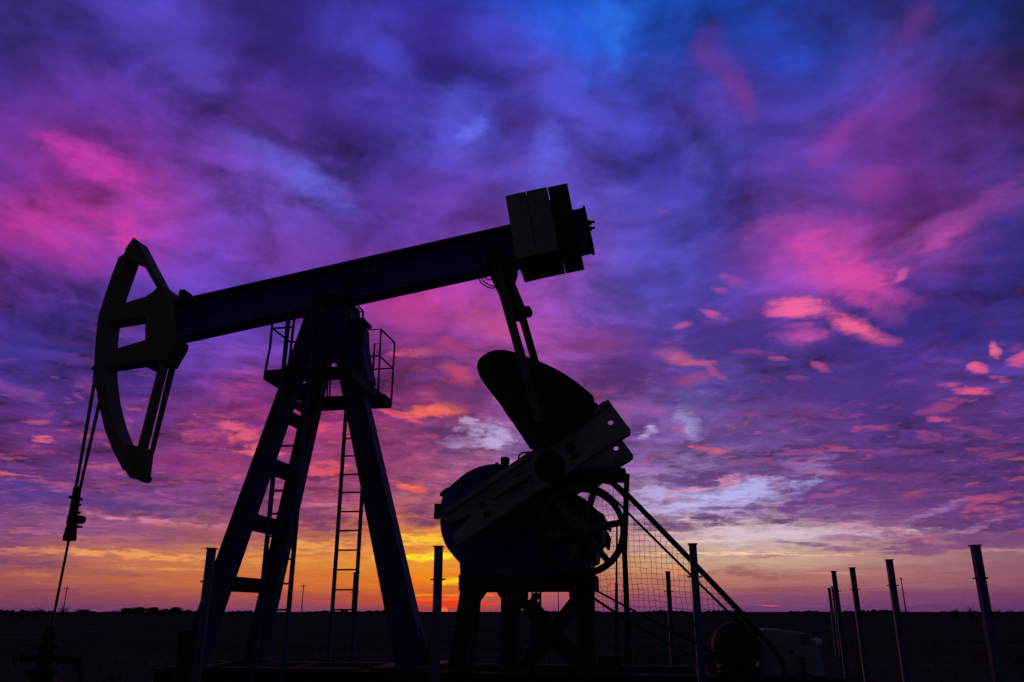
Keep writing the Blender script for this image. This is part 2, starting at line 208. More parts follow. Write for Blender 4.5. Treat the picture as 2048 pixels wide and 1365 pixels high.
(25.18, 11.27, 1.8, 0.29, -5.2, 176, 72, 130, 0.7, 0.1, 0.9),
(27.17, 10.6, 1.73, 0.19, -10.8, 170, 70, 128, 0.6, 0.1, 0.9),
(21.32, 10.26, 1.9, 0.2, 2.3, 176, 76, 130, 0.6, 0.1, 0.9),
(14.09, 10.68, 1.02, 0.21, -7.7, 216, 96, 120, 0.7, 0.1, 0.9),
(24.98, 9.83, 3.27, 0.19, -6.7, 150, 64, 130, 0.6, 0.1, 0.9),
(27.67, 8.2, 1.97, 0.16, -4.3, 150, 64, 128, 0.5, 0.1, 0.9),
(31.63, 10.31, 1.32, 0.25, -22.4, 140, 60, 120, 0.6, 0.1, 0.9),
(11.43, 17.81, 5.82, 2.47, -3.4, 70, 52, 150, 0.45, 0.1, 0.8),
(16.8, 17.77, 4.18, 1.39, -10.0, 64, 44, 132, 0.55, 0.1, 0.8),
(10.51, 20.7, 2.61, 1.06, -3.6, 84, 66, 160, 0.5, 0.1, 0.8),
(30.38, 17.7, 3.46, 1.58, -9.7, 52, 40, 130, 0.6, 0.1, 0.7),
(19.16, 14.12, 3.99, 1.02, -0.7, 74, 46, 128, 0.6, 0.1, 0.9),
(25.53, 15.81, 4.94, 1.31, -7.2, 60, 40, 126, 0.6, 0.1, 0.8),
(26.91, 8.88, 4.57, 0.82, -8.8, 78, 44, 120, 0.55, 0.1, 0.9),
(20.37, 7.53, 3.81, 0.52, 7.5, 92, 54, 128, 0.6, 0.1, 0.9),
(16.21, 11.6, 3.03, 0.68, -3.3, 84, 60, 132, 0.55, 0.1, 0.9),
(-26.79, 14.35, 3.62, 0.97, 2.6, 74, 44, 138, 0.5, 0.1, 0.8),
(-32.82, 17.27, 3.31, 1.05, 10.3, 62, 44, 146, 0.5, 0.1, 0.7),
(-31.5, 6.85, 3.15, 0.42, 0.7, 82, 50, 130, 0.6, 0.1, 0.9),
(-23.61, 9.13, 2.74, 0.45, 3.9, 118, 44, 118, 0.5, 0.1, 0.9),
(-5.23, 11.66, 1.81, 0.7, -8.7, 110, 52, 120, 0.5, 0.1, 0.9),
(-16.84, 15.34, 2.06, 1.03, 4.4, 86, 46, 138, 0.5, 0.1, 0.8),
(9.74, 7.74, 1.74, 0.61, 4.6, 180, 165, 222, 0.85, 0.1, 0.8),
(12.11, 7.07, 2.73, 0.3, 6.4, 186, 180, 234, 0.85, 0.1, 0.7),
(11.69, 27.91, 0.78, 0.17, -9.4, 150, 66, 160, 0.7, 0.1, 0.7),
(16.35, 22.33, 0.58, 0.21, -15.5, 190, 80, 160, 0.6, 0.1, 0.8),
(18.12, 17.13, 1.03, 0.24, -9.3, 140, 62, 140, 0.6, 0.1, 0.9),
(19.42, 16.49, 0.47, 0.21, -20.8, 180, 80, 140, 0.6, 0.1, 0.9),
(20.1, 15.06, 0.86, 0.17, -5.3, 150, 66, 134, 0.6, 0.1, 0.9),
(17.67, 12.7, 1.34, 0.24, 0.1, 150, 70, 136, 0.5, 0.1, 0.9),
(23.18, 12.43, 1.24, 0.23, -9.4, 140, 60, 130, 0.6, 0.1, 0.9),
(29.79, 10.82, 1.1, 0.25, -15.1, 160, 64, 126, 0.6, 0.1, 0.9),
(31.18, 9.29, 1.17, 0.21, -9.0, 150, 60, 122, 0.6, 0.1, 0.9),
(23.19, 10.13, 1.54, 0.16, -1.1, 170, 72, 128, 0.6, 0.1, 0.9),
(18.74, 10.26, 1.17, 0.2, 0.7, 160, 76, 130, 0.6, 0.1, 0.9),
(27.2, 6.99, 1.7, 0.15, -1.4, 160, 66, 122, 0.6, 0.1, 0.9),
(21.59, 7.3, 2.17, 0.16, 2.3, 166, 80, 140, 0.6, 0.1, 0.9),
(-4.68, 18.09, 1.88, 0.5, -4.4, 176, 60, 122, 0.5, 0.1, 0.9),
(-2.39, 15.98, 1.49, 0.58, -18.7, 120, 52, 124, 0.6, 0.1, 0.9),
(-7.21, 15.87, 1.69, 0.5, 1.9, 96, 48, 128, 0.6, 0.1, 0.9),
(16.05, 6.22, 0.85, 0.17, -1.8, 108, 76, 122, 0.85, 0.1, 0.6),
(20.2, 6.07, 0.94, 0.19, 3.9, 120, 76, 136, 0.8, 0.1, 0.6),
(22.46, 4.47, 1.78, 0.19, -5.0, 150, 104, 142, 0.8, 0.1, 0.6),
(26.7, 3.65, 3.35, 0.24, 0.3, 124, 72, 122, 0.85, 0.1, 0.6),
]


def lin(*rgb):
    out = []
    for k in rgb:
        v = k / 255.0
        out.append(v / 12.92 if v <= 0.04045 else ((v + 0.055) / 1.055) ** 2.4)
    return out + [1.0]

world = bpy.data.worlds.new("World"); 
world.use_nodes = True
NT = world.node_tree; NT.nodes.clear()
def N(t, **kw):
    n = NT.nodes.new(t)
    for k, v in kw.items(): setattr(n, k, v)
    return n
def L(a, b): NT.links.new(a, b)
def put(sock, v):
    if isinstance(v, (int, float, tuple, list)): sock.default_value = v
    else: L(v, sock)
def M(op, a, b=0.0, c=None, clamp=False):
    n = N('ShaderNodeMath', operation=op); n.use_clamp = clamp
    put(n.inputs[0], a); put(n.inputs[1], b)
    if c is not None: put(n.inputs[2], c)
    return n.outputs[0]
def MR(v, f0, f1, t0, t1, smooth=True):
    n = N('ShaderNodeMapRange', interpolation_type='SMOOTHSTEP' if smooth else 'LINEAR', clamp=not smooth)
    put(n.inputs[0], v)
    for i, q in zip((1, 2, 3, 4), (f0, f1, t0, t1)): put(n.inputs[i], q)
    return n.outputs[0]
def MIX(f, a, b):
    n = N('ShaderNodeMix', data_type='RGBA')
    put(n.inputs[0], f); put(n.inputs[6], a); put(n.inputs[7], b)
    return n.outputs[2]
def VEC(x, y, z=0.0):
    n = N('ShaderNodeCombineXYZ'); put(n.inputs[0], x); put(n.inputs[1], y); put(n.inputs[2], z)
    return n.outputs[0]
def NOISE(v, scale, detail, rough=.55, dist=0.0):
    n = N('ShaderNodeTexNoise'); L(v, n.inputs['Vector'])
    n.inputs['Scale'].default_value = scale; n.inputs['Detail'].default_value = detail
    n.inputs['Roughness'].default_value = rough; n.inputs['Distortion'].default_value = dist
    return n
tc = N('ShaderNodeTexCoord')
sp = N('ShaderNodeSeparateXYZ'); L(tc.outputs['Generated'], sp.inputs[0])
dx, dy, dz = sp.outputs
az = M('MULTIPLY', M('ARCTAN2', dx, dy), 57.29578)
el = M('MULTIPLY', M('ARCSINE', dz), 57.29578)
den = M('ADD', M('MAXIMUM', dz, 0.0), 0.09)
cloudp = VEC(M('DIVIDE', dx, den), M('DIVIDE', dy, den), 0.0)     # a level cloud sheet seen from below
squash = N('ShaderNodeVectorMath', operation='MULTIPLY'); L(tc.outputs['Generated'], squash.inputs[0]); squash.inputs[1].default_value = (1, 1, 1.7)
dirv3 = squash.outputs[0]
hi = MR(el, 9, 17, 0, 1)                                           # flat streaks low down, rounder billows overhead
wn = NOISE(cloudp, 2.6, 5, .62)
wn2 = NOISE(dirv3, 5.0, 5, .52)
wm_ = MIX(hi, wn.outputs['Color'], wn2.outputs['Color'])
warp = N('ShaderNodeSeparateColor'); L(wm_, warp.inputs[0])
wamt = MR(el, 0, 12, .12, 1.0)
azw = M('MULTIPLY_ADD', M('SUBTRACT', warp.outputs[0], .5), M('MULTIPLY', wamt, 11.0), az)
elw = M('MULTIPLY_ADD', M('SUBTRACT', warp.outputs[1], .5), M('MULTIPLY', wamt, 6.5), el)
azf = M('MULTIPLY_ADD', azw, 1 / 80.0, .5)
col = None
for i, (e, row) in enumerate(zip(SKY_EL, SKY_ROWS)):
    cr = N('ShaderNodeValToRGB'); L(azf, cr.inputs[0])
    cr.color_ramp.interpolation = 'B_SPLINE'
    n = len(row) // 3
    els = cr.color_ramp.elements
    while len(els) < n: els.new(.5)
    for k in range(n):
        els[k].position = k / (n - 1)
    for k in range(n):
        els[k].color = lin(*row[3 * k:3 * k + 3])
    if col is None: col = cr.outputs[0]
    else: col = MIX(MR(elw, SKY_EL[i - 1], e, 0, 1), col, cr.outputs[0])
# cloud texture: brighter and darker billows
fine = NOISE(cloudp, 5.5, 7, .62, .3).outputs[0]
broad = NOISE(cloudp, 1.7, 4, .6, .2).outputs[0]
low_t = M('ADD', M('MULTIPLY', M('SUBTRACT', fine, .5), 1.1), M('MULTIPLY', M('SUBTRACT', broad, .5), .7))
bill = NOISE(dirv3, 7.0, 7, .56, .35).outputs[0]
bill0 = M('MULTIPLY', M('SUBTRACT', bill, .5), 2.4)
tex = M('ADD', M('MULTIPLY', low_t, M('SUBTRACT', 1.0, M('MULTIPLY', hi, .7))), M('MULTIPLY', bill0, M('MULTIPLY', hi, .9)))
streak = NOISE(VEC(M('MULTIPLY', azw, .17), M('MULTIPLY', elw, .95)), 1.0, 5, .6, .2).outputs[0]
tex = M('MULTIPLY_ADD', M('SUBTRACT', streak, .5), M('MULTIPLY', MR(el, 2, 6, .2, 1.3), MR(el, 16, 24, 1, .15)), tex)
gain = M('MULTIPLY', MR(el, 1.0, 9, .25, 1.6), MR(el, 20, 34, 1.0, .95))
lum = M('MULTIPLY_ADD', tex, gain, M('MULTIPLY', MR(el, 4, 9, 1, .9), MR(el, 20, 28, 1, 1.08)))
lum = M('MAXIMUM', lum, .25)
lc = N('ShaderNodeCombineColor')
for k in range(3): L(lum, lc.inputs[k])
mm = N('ShaderNodeMix', data_type='RGBA', blend_type='MULTIPLY'); mm.inputs[0].default_value = 1.0
L(col, mm.inputs[6]); L(lc.outputs[0], mm.inputs[7])
col = mm.outputs[2]
# wisps that catch the low sun, and the violet undersides between them
shift = N('ShaderNodeVectorMath', operation='ADD'); L(cloudp, shift.inputs[0]); shift.inputs[1].default_value = (7.3, 3.1, 0)
wisp = NOISE(shift.outputs[0], 3.6, 6, .62, .4).outputs[0]
wf = MR(el, 2, 30, 0, 1, False)
wcol = N('ShaderNodeValToRGB'); L(wf, wcol.inputs[0])
for k, (p_, h_) in enumerate(((0.0, (236, 140, 90)), (.3, (210, 84, 116)), (.6, (208, 80, 154)), (1.0, (176, 72, 176)))):
    e_ = wcol.color_ramp.elements[k] if k < 2 else wcol.color_ramp.elements.new(p_)
    e_.position = p_; e_.color = lin(*h_)
wm = M('MULTIPLY', MR(wisp, .55, .74, 0, 1), M('MULTIPLY', MR(el, 2.5, 8, .1, .5), MR(el, 13, 22, 1, .1)))
col = MIX(wm, col, wcol.outputs[0])
wisp2 = NOISE(shift.outputs[0], 8.5, 6, .6, .3).outputs[0]
wm2 = M('MULTIPLY', MR(wisp2, .56, .70, 0, 1), M('MULTIPLY', MR(el, 2.5, 7, .1, .45), MR(el, 11, 18, 1, 0)))
col = MIX(wm2, col, wcol.outputs[0])
dm2 = M('MULTIPLY', MR(wisp2, .46, .32, 0, .5), M('MULTIPLY', MR(el, 2.5, 6, .1, 1), MR(el, 15, 22, 1, 0)))
col = MIX(dm2, col, lin(84, 44, 112))
dm = M('MULTIPLY', MR(wisp, .46, .28, 0, .55), M('MULTIPLY', MR(el, 2.5, 7, .1, 1), MR(el, 20, 30, 1, .3)))
col = MIX(dm, col, lin(66, 34, 100))
# single clouds: centre az/el, half sizes and tilt in degrees
edge = NOISE(cloudp, 7.0, 6, .64, .2).outputs[0]
edge2 = NOISE(dirv3, 12.0, 5, .55, .2).outputs[0]
flat = N('ShaderNodeVectorMath', operation='MULTIPLY'); L(tc.outputs['Generated'], flat.inputs[0]); flat.inputs[1].default_value = (1, 1, 2.6)
edge3 = NOISE(flat.outputs[0], 42.0, 5, .62, .4).outputs[0]
edge0 = M('ADD', M('MULTIPLY', M('SUBTRACT', edge, .5), M('SUBTRACT', 1.0, hi)), M('MULTIPLY', M('SUBTRACT', edge2, .5), M('MULTIPLY', hi, .8)))
edge0 = M('MULTIPLY_ADD', M('SUBTRACT', edge3, .5), MR(el, 26, 36, .85, .3), edge0)

waz = M('MULTIPLY_ADD', M('SUBTRACT', warp.outputs[0], .5), M('MULTIPLY', wamt, 6.0), az)
wel = M('MULTIPLY_ADD', M('SUBTRACT', warp.outputs[2], .5), M('MULTIPLY', wamt, 3.4), el)
here = VEC(waz, wel, 1.0)
def patch_group():
    """one soft cloud: an ellipse in azimuth and elevation whose rim is eaten by noise"""
    global NT
    g = bpy.data.node_groups.new('cloud_patch', 'ShaderNodeTree'); keep = NT; NT = g
    for nm, t in (('Col', 'NodeSocketColor'), ('Where', 'NodeSocketVector'), ('Edge', 'NodeSocketFloat'), ('U', 'NodeSocketVector'), ('V', 'NodeSocketVector'),
                  ('Ragged', 'NodeSocketFloat'), ('From', 'NodeSocketFloat'), ('To', 'NodeSocketFloat'), ('Amount', 'NodeSocketFloat'), ('Tint', 'NodeSocketColor')):
        g.interface.new_socket(nm, in_out='INPUT', socket_type=t)
    g.interface.new_socket('Col', in_out='OUTPUT', socket_type='NodeSocketColor')
    gi = N('NodeGroupInput'); I = gi.outputs
    def dot(a, b):
        n = N('ShaderNodeVectorMath', operation='DOT_PRODUCT'); L(a, n.inputs[0]); L(b, n.inputs[1]); return n.outputs['Value']
    pu = dot(I['Where'], I['U']); pv = dot(I['Where'], I['V'])
    d_ = M('MULTIPLY_ADD', I['Edge'], I['Ragged'], M('MULTIPLY_ADD', pu, pu, M('MULTIPLY', pv, pv)))
    out = MIX(MR(d_, I['From'], I['To'], I['Amount'], 0.0), I['Col'], I['Tint'])
    go = N('NodeGroupOutput'); L(out, go.inputs[0]); NT = keep
    return g
PATCH = patch_group()
base_col = col
def clouds_over(chosen, low):
    col = base_col; spot = here
    for num, (ca, ce, ra, re, rot, cr_, cg_, cb_, op, inner, nz) in enumerate(chosen):
        if num % 14 == 13:      # the shader compiler works through long chains in batches
            va = N('ShaderNodeVectorMath', operation='MULTIPLY_ADD'); L(col, va.inputs[0])
            va.inputs[1].default_value = (1e-6, 1e-6, 1e-6); L(here, va.inputs[2]); spot = va.outputs[0]
        cs_, sn_ = math.cos(R(rot)), math.sin(R(rot))
        along = lambda ax, ay, k: (ax / k, ay / k, -(ca * ax + ce * ay) / k)
        soft = .9 if ce > 17 and inner < .15 else 0.0
        n = N('ShaderNodeGroup'); n.node_tree = PATCH
        L(col, n.inputs[0]); L(spot, n.inputs[1]); L(edge0, n.inputs[2])
        for k, v in ((3, along(cs_, sn_, ra)), (4, along(-sn_, cs_, re)), (5, nz * 6.5), (6, inner * inner - .05 - .5 * nz - soft),
                     (7, 1.5 + .5 * soft), (8, min(1.0, op * (1 + .15 * soft))), (9, lin(cr_, cg_, cb_))): n.inputs[k].default_value = v
        col = n.outputs[0]
    if low:                     # the setting sun, half under the horizon
        ds = N('ShaderNodeVectorMath', operation='DISTANCE'); L(dirv, ds.inputs[0]); ds.inputs[1].default_value = (SUN_AZ, SUN_EL, 0)
        col = MIX(MR(ds.outputs['Value'], .24, .31, 1, 0), col, (1.0, .13, .035, 1))
    bg = N('ShaderNodeBackground'); L(col, bg.inputs[0]); bg.inputs[1].default_value = 1.0
    return bg.outputs[0]
dirv = VEC(az, el)
def region(e0, e1, a0, a1):
    out = []
    for c in CLOUDS:
        cs_, sn_ = math.cos(R(c[4])), math.sin(R(c[4]))
        hx = math.hypot(c[2] * cs_, c[3] * sn_) * 1.75 + 1.5; hy = math.hypot(c[2] * sn_, c[3] * cs_) * 1.75 + 1.0
        if c[1] + hy > e0 and c[1] - hy < e1 and c[0] + hx > a0 and c[0] - hx < a1: out.append(c)
    return clouds_over(out, e0 < 1)
def MIXSH(f, a, b):
    n = N('ShaderNodeMixShader'); put(n.inputs[0], f); L(a, n.inputs[1]); L(b, n.inputs[2]); return n.outputs[0]
def split_az(e0, e1, cut):
    return MIXSH(M('GREATER_THAN', az, cut), region(e0, e1, -99, cut), region(e0, e1, cut, 99))
s_low = MIXSH(M('GREATER_THAN', el, 4.5), split_az(-9, 4.5, 3.0), split_az(4.5, 11, 2.0))
s_high = MIXSH(M('GREATER_THAN', el, 21), split_az(11, 21, 14.0), split_az(21, 99, 0.0))
front = MIXSH(M('GREATER_THAN', el, 11), s_low, s_high)
# dusk away from the sunset: overhead and behind
bk = N('ShaderNodeBackground'); bk.inputs[0].default_value = lin(54, 52, 70)
zn = N('ShaderNodeBackground'); zn.inputs[0].default_value = lin(24, 26, 62)
out_ = MIXSH(MR(el, 41, 62, 0, 1), front, zn.outputs[0])
out_ = MIXSH(MR(dy, .78, .25, 0, 1), out_, bk.outputs[0])
sky = N('ShaderNodeTexSky', sky_type='NISHITA'); sky.sun_disc = False
sky.sun_elevation = R(.3); sky.sun_rotation = R(SUN_AZ)
bg2 = N('ShaderNodeBackground'); L(sky.outputs[0], bg2.inputs[0]); bg2.inputs[1].default_value = 0.004
ad = N('ShaderNodeAddShader'); L(out_, ad.inputs[0]); L(bg2.outputs[0], ad.inputs[1])
wo = N('ShaderNodeOutputWorld'); L(ad.outputs[0], wo.inputs[0])
SC.world = world
world.cycles.sampling_method = 'MANUAL'; world.cycles.sample_map_resolution = 512

sl = bpy.data.lights.new("sun", 'SUN'); sl.energy = 0.08; sl.angle = R(.5); sl.color = (1.0, .42, .2)
so = bpy.data.objects.new("sun", sl); COL.objects.link(so)
so.rotation_euler = (R(90 - .4), 0, R(180 - SUN_AZ))

# ------------------------------------------------------------------ materials
def steel(name, base, wear, rough=.55, metallic=0.0, scale=3.0, bump=.02, spec=.35):
    m = bpy.data.materials.new(name); m.use_nodes = True
    nt = m.node_tree; b = nt.nodes['Principled BSDF']
    tcn = nt.nodes.new('ShaderNodeTexCoord')
    n1 = nt.nodes.new('ShaderNodeTexNoise'); n1.inputs['Scale'].default_value = scale; n1.inputs['Detail'].default_value = 8; n1.inputs['Roughness'].default_value = .7
    nt.links.new(tcn.outputs['Object'], n1.inputs['Vector'])
    cr = nt.nodes.new('ShaderNodeValToRGB')
    cr.color_ramp.elements[0].position = .42; cr.color_ramp.elements[1].position = .68
    cr.color_ramp.elements[0].color = (*base, 1); cr.color_ramp.elements[1].color = (*wear, 1)
    nt.links.new(n1.outputs[0], cr.inputs[0]); nt.links.new(cr.outputs[0], b.inputs['Base Color'])
    b.inputs['Metallic'].default_value = metallic
    b.inputs['Specular IOR Level'].default_value = spec
    mr = nt.nodes.new('ShaderNodeMapRange'); mr.inputs[3].default_value = rough - .12; mr.inputs[4].default_value = rough + .18
    nt.links.new(n1.outputs[0], mr.inputs[0]); nt.links.new(mr.outputs[0], b.inputs['Roughness'])
    n2 = nt.nodes.new('ShaderNodeTexNoise'); n2.inputs['Scale'].default_value = 40; n2.inputs['Detail'].default_value = 4
    nt.links.new(tcn.outputs['Object'], n2.inputs['Vector'])
    bp = nt.nodes.new('ShaderNodeBump'); bp.inputs['Strength'].default_value = .25; bp.inputs['Distance'].default_value = bump
    nt.links.new(n2.outputs[0], bp.inputs['Height']); nt.links.new(bp.outputs[0], b.inputs['Normal'])
    return m
MAT = dict(
    blue=steel('blue_paint', (.017, .034, .15), (.03, .036, .09), .66, spec=.25),
    deep=steel('deep_blue_paint', (.02, .045, .22), (.035, .045, .12), .62, spec=.25),
    dark=steel('dark_steel', (.026, .026, .032), (.04, .032, .028), .7, spec=.2),
    tan=steel('tan_paint', (.13, .10, .085), (.08, .06, .05), .7, spec=.2),
    iron=steel('cast_iron', (.21, .17, .165), (.14, .125, .13), .8, 0, 1.6, spec=.2),
    grey=steel('grey_paint', (.19, .20, .205), (.085, .08, .075), .75, 0, 2.2, spec=.2),
    black=steel('grease_black', (.012, .012, .014), (.02, .018, .016), .8, 0, 3.0, .02, .12),
    galv=steel('post_paint', (.028, .045, .16), (.05, .055, .10), .6, spec=.3),
    rope=steel('wire_rope', (.03, .03, .032), (.045, .04, .03), .6, .3, 20),
    dull=steel('dull_paint', (.085, .085, .088), (.05, .047, .045), .8, 0, 2.2, spec=.15),
    pale=steel('pale_enamel', (.17, .22, .26), (.11, .13, .15), .7, spec=.2),
    white=steel('white_plastic', (.36, .38, .42), (.26, .27, .3), .6),
    concrete=steel('concrete', (.10, .095, .09), (.06, .056, .052), .95, 0, 2.0, .03, .05),
    wood=steel('weathered_wood', (.06, .05, .045), (.04, .034, .03), .85, 0, 8.0, .02, .1),
    leaf=steel('dark_foliage', (.035, .04, .025), (.05, .045, .03), .85, 0, 2.0, .02, .05),
    grass=steel('dry_grass', (.10, .088, .075), (.05, .044, .036), .9, 0, .6, .02, .02),
    net=steel('net_wire', (.12, .05, .035), (.08, .04, .03), .7, 0, 12.0, .01, .2),
    rubber=steel('rubber', (.012, .012, .012), (.018, .018, .018), .8, spec=.15),
)
def soil():
    m = bpy.data.materials.new('field_soil'); m.use_nodes = True
    nt = m.node_tree; b = nt.nodes['Principled BSDF']
    tcn = nt.nodes.new('ShaderNodeTexCoord')
    a = nt.nodes.new('ShaderNodeTexNoise'); a.inputs['Scale'].default_value = .12; a.inputs['Detail'].default_value = 12; a.inputs['Roughness'].default_value = .72
    nt.links.new(tcn.outputs['Object'], a.inputs['Vector'])
    cr = nt.nodes.new('ShaderNodeValToRGB')
    cr.color_ramp.elements[0].position = .35; cr.color_ramp.elements[1].position = .7
    cr.color_ramp.elements[0].color = (.022, .018, .02, 1); cr.color_ramp.elements[1].color = (.085, .07, .066, 1)
    nt.links.new(a.outputs[0], cr.inputs[0]); nt.links.new(cr.outputs[0], b.inputs['Base Color'])
    b.inputs['Roughness'].default_value = 1.0; b.inputs['Specular IOR Level'].default_value = 0.0
    n2 = nt.nodes.new('ShaderNodeTexNoise'); n2.inputs['Scale'].default_value = 5; n2.inputs['Detail'].default_value = 6
    nt.links.new(tcn.outputs['Object'], n2.inputs['Vector'])
    bp = nt.nodes.new('ShaderNodeBump'); bp.inputs['Strength'].default_value = .6; bp.inputs['Distance'].default_value = .06
    nt.links.new(n2.outputs[0], bp.inputs['Height']); nt.links.new(bp.outputs[0], b.inputs['Normal'])
    return m
MAT['soil'] = soil()

# ------------------------------------------------------------------ mesh helpers
class MB:
    """collects faces; build() links them as ONE mesh object"""
    def __init__(s): s.v = []; s.f = []; s.cuts = []
    def add(s, vs, fs):
        o = len(s.v); s.cuts.append((o, len(s.f))); s.v += [tuple(v) for v in vs]; s.f += [tuple(i + o for i in f) for f in fs]; return s
    def prism(s, loop, y0, y1, holes=()):
        """outline in the X-Z plane (with holes) given real thickness from y0 to y1"""
        loops = [[(p[0], p[1]) for p in loop]] + [[(p[0], p[1]) for p in h] for h in holes]
        flat = [p for l in loops for p in l]; n = len(flat)
        tris = tessellate_polygon([[Vector((p[0], p[1], 0)) for p in l] for l in loops])
        vs = [(p[0], y0, p[1]) for p in flat] + [(p[0], y1, p[1]) for p in flat]
        fs = [tuple(t) for t in tris] + [tuple(i + n for i in reversed(t)) for t in tris]
        o = 0
        for l in loops:
            k = len(l)
            for i in range(k):
                a, b = o + i, o + (i + 1) % k
                fs.append((a, b, b + n, a + n))
            o += k
        return s.add(vs, fs)
    def box(s, c, d):
        x, y, z = c; a, b, e = d[0] / 2, d[1] / 2, d[2] / 2
        vs = [(x + i * a, y + j * b, z + k * e) for i in (-1, 1) for j in (-1, 1) for k in (-1, 1)]
        return s.add(vs, [(0, 1, 3, 2), (4, 6, 7, 5), (0, 4, 5, 1), (2, 3, 7, 6), (0, 2, 6, 4), (1, 5, 7, 3)])
    def bar(s, p, q, w, h, up=(0, 1, 0), w2=None, h2=None):
        """rectangular bar from p to q; h is measured along 'up', w across"""
        p, q = Vector(p), Vector(q); t = (q - p).normalized(); u = Vector(up); u = (u - t * u.dot(t)).normalized(); r = t.cross(u)
        w2 = w if w2 is None else w2; h2 = h if h2 is None else h2
        vs = [p + r * (i * w / 2) + u * (j * h / 2) for i, j in ((-1, -1), (1, -1), (1, 1), (-1, 1))] + \
             [q + r * (i * w2 / 2) + u * (j * h2 / 2) for i, j in ((-1, -1), (1, -1), (1, 1), (-1, 1))]
        return s.add(vs, [(3, 2, 1, 0), (4, 5, 6, 7), (0, 1, 5, 4), (1, 2, 6, 5), (2, 3, 7, 6), (3, 0, 4, 7)])
    def hbeam(s, p, q, w, h, up=(0, 1, 0), tf=.03, tw=.025, w2=None, h2=None):
        """rolled H-section: flanges at +-h/2 along 'up', web between"""
        p, q = Vector(p), Vector(q); t = (q - p).normalized(); u = Vector(up); u = (u - t * u.dot(t)).normalized()
        for k in (-1, 1):
            o1 = u * (k * (h / 2 - tf / 2)); o2 = u * (k * ((h2 or h) / 2 - tf / 2))
            s.bar(p + o1, q + o2, w, tf, up, w2, tf)
        return s.bar(p, q, tw, h - 2 * tf - .002, up, tw, (h2 or h) - 2 * tf - .002)
    def tube(s, pts, r, n=8, cap=True, r2=None):
        pts = [Vector(p) for p in pts]; m = len(pts); ref = None; vs = []
        for i, p in enumerate(pts):
            t = (pts[min(i + 1, m - 1)] - pts[max(i - 1, 0)]).normalized()
            if ref is None: ref = Vector((0, 0, 1)) if abs(t.z) < .9 else Vector((1, 0, 0))
            a = t.cross(ref).normalized(); b = a.cross(t); ref = b
            rr = r if r2 is None else r + (r2 - r) * i / max(m - 1, 1)
            vs += [p + (a * math.cos(2 * math.pi * k / n) + b * math.sin(2 * math.pi * k / n)) * rr for k in range(n)]
        fs = [(i * n + k, i * n + (k + 1) % n, (i + 1) * n + (k + 1) % n, (i + 1) * n + k) for i in range(m - 1) for k in range(n)]
        if cap: fs += [tuple(reversed(range(n))), tuple(range((m - 1) * n, m * n))]
        return s.add(vs, fs)
    def lathe(s, prof, base, axis, n=32):
        """profile [(radius, distance along axis)] spun round an axis"""
        ax = Vector(axis).normalized(); ref = Vector((0, 0, 1)) if abs(ax.z) < .9 else Vector((1, 0, 0))
        a = ax.cross(ref).normalized(); b = ax.cross(a); base = Vector(base); vs = []; m = len(prof)
        for r, d in prof:
            vs += [base + ax * d + (a * math.cos(2 * math.pi * k / n) + b * math.sin(2 * math.pi * k / n)) * r for k in range(n)]
        fs = [(i * n + k, i * n + (k + 1) % n, (i + 1) * n + (k + 1) % n, (i + 1) * n + k) for i in range(m - 1) for k in range(n)]
        if prof[0][0] > 1e-4 or prof[-1][0] > 1e-4:
            fs += [tuple(reversed(range(n))), tuple(range((m - 1) * n, m * n))]
        return s.add(vs, fs)
    def ring(s, c, axis, r_out, r_in, w, n=64):
        h = w / 2
        ax = Vector(axis).normalized(); ref = Vector((0, 0, 1)); a = ax.cross(ref).normalized(); b = ax.cross(a); c = Vector(c); vs = []
        for r, d in ((r_in, -h), (r_out - .012, -h), (r_out, -h + .012), (r_out, h - .012), (r_out - .012, h), (r_in, h)):
            vs += [c + ax * d + (a * math.cos(2 * math.pi * k / n) + b * math.sin(2 * math.pi * k / n)) * r for k in range(n)]
        fs = [(i * n + k, i * n + (k + 1) % n, ((i + 1) % 6) * n + (k + 1) % n, ((i + 1) % 6) * n + k) for i in range(6) for k in range(n)]
        return s.add(vs, fs)
    def each(s, name, mat, parent=None, bevel=0.0):
        """one object for every piece added"""
        ends = s.cuts[1:] + [(len(s.v), len(s.f))]
        for (v0, f0), (v1, f1) in zip(s.cuts, ends):
            MB().add(s.v[v0:v1], [tuple(i - v0 for i in f) for f in s.f[f0:f1]]).build(name, mat, parent, bevel)
    def build(s, name, mat, parent=None, bevel=0.0, smooth=False):
        me = bpy.data.meshes.new(name); me.from_pydata(s.v, [], s.f); me.update()
        bm = bmesh.new(); bm.from_mesh(me)
        bmesh.ops.remove_doubles(bm, verts=bm.verts, dist=1e-5)
        bmesh.ops.recalc_face_normals(bm, faces=bm.faces)
        bm.to_mesh(me); bm.free()
        me.materials.append(MAT[mat] if isinstance(mat, str) else mat)
        if smooth:
            for p in me.polygons: p.use_smooth = True
            try: me.set_sharp_from_angle(angle=R(38))
            except Exception: pass
        o = bpy.data.objects.new(name, me); COL.objects.link(o)
        if parent is not None: o.parent = parent
        if bevel:
            b = o.modifiers.new('bevel', 'BEVEL'); b.width = bevel; b.segments = 2; b.limit_method = 'ANGLE'; b.angle_limit = R(40)
        return o
def tag(o, label, cat=None, group=None, kind=None):
    if label: o['label'] = label
    if cat: o['category'] = cat
    if group: o['group'] = group
    if kind: o['kind'] = kind
    return o
def empty(name, loc=(0, 0, 0), rz=0.0):
    o = bpy.data.objects.new(name, None); COL.objects.link(o)
    o.location = loc; o.rotation_euler = (0, 0, rz); o.empty_display_size = .3
    return o
def copy_tree(o, parent=None):
    c = o.copy(); COL.objects.link(c); c.parent = parent
    for ch in list(o.children): copy_tree(ch, c)
    return c

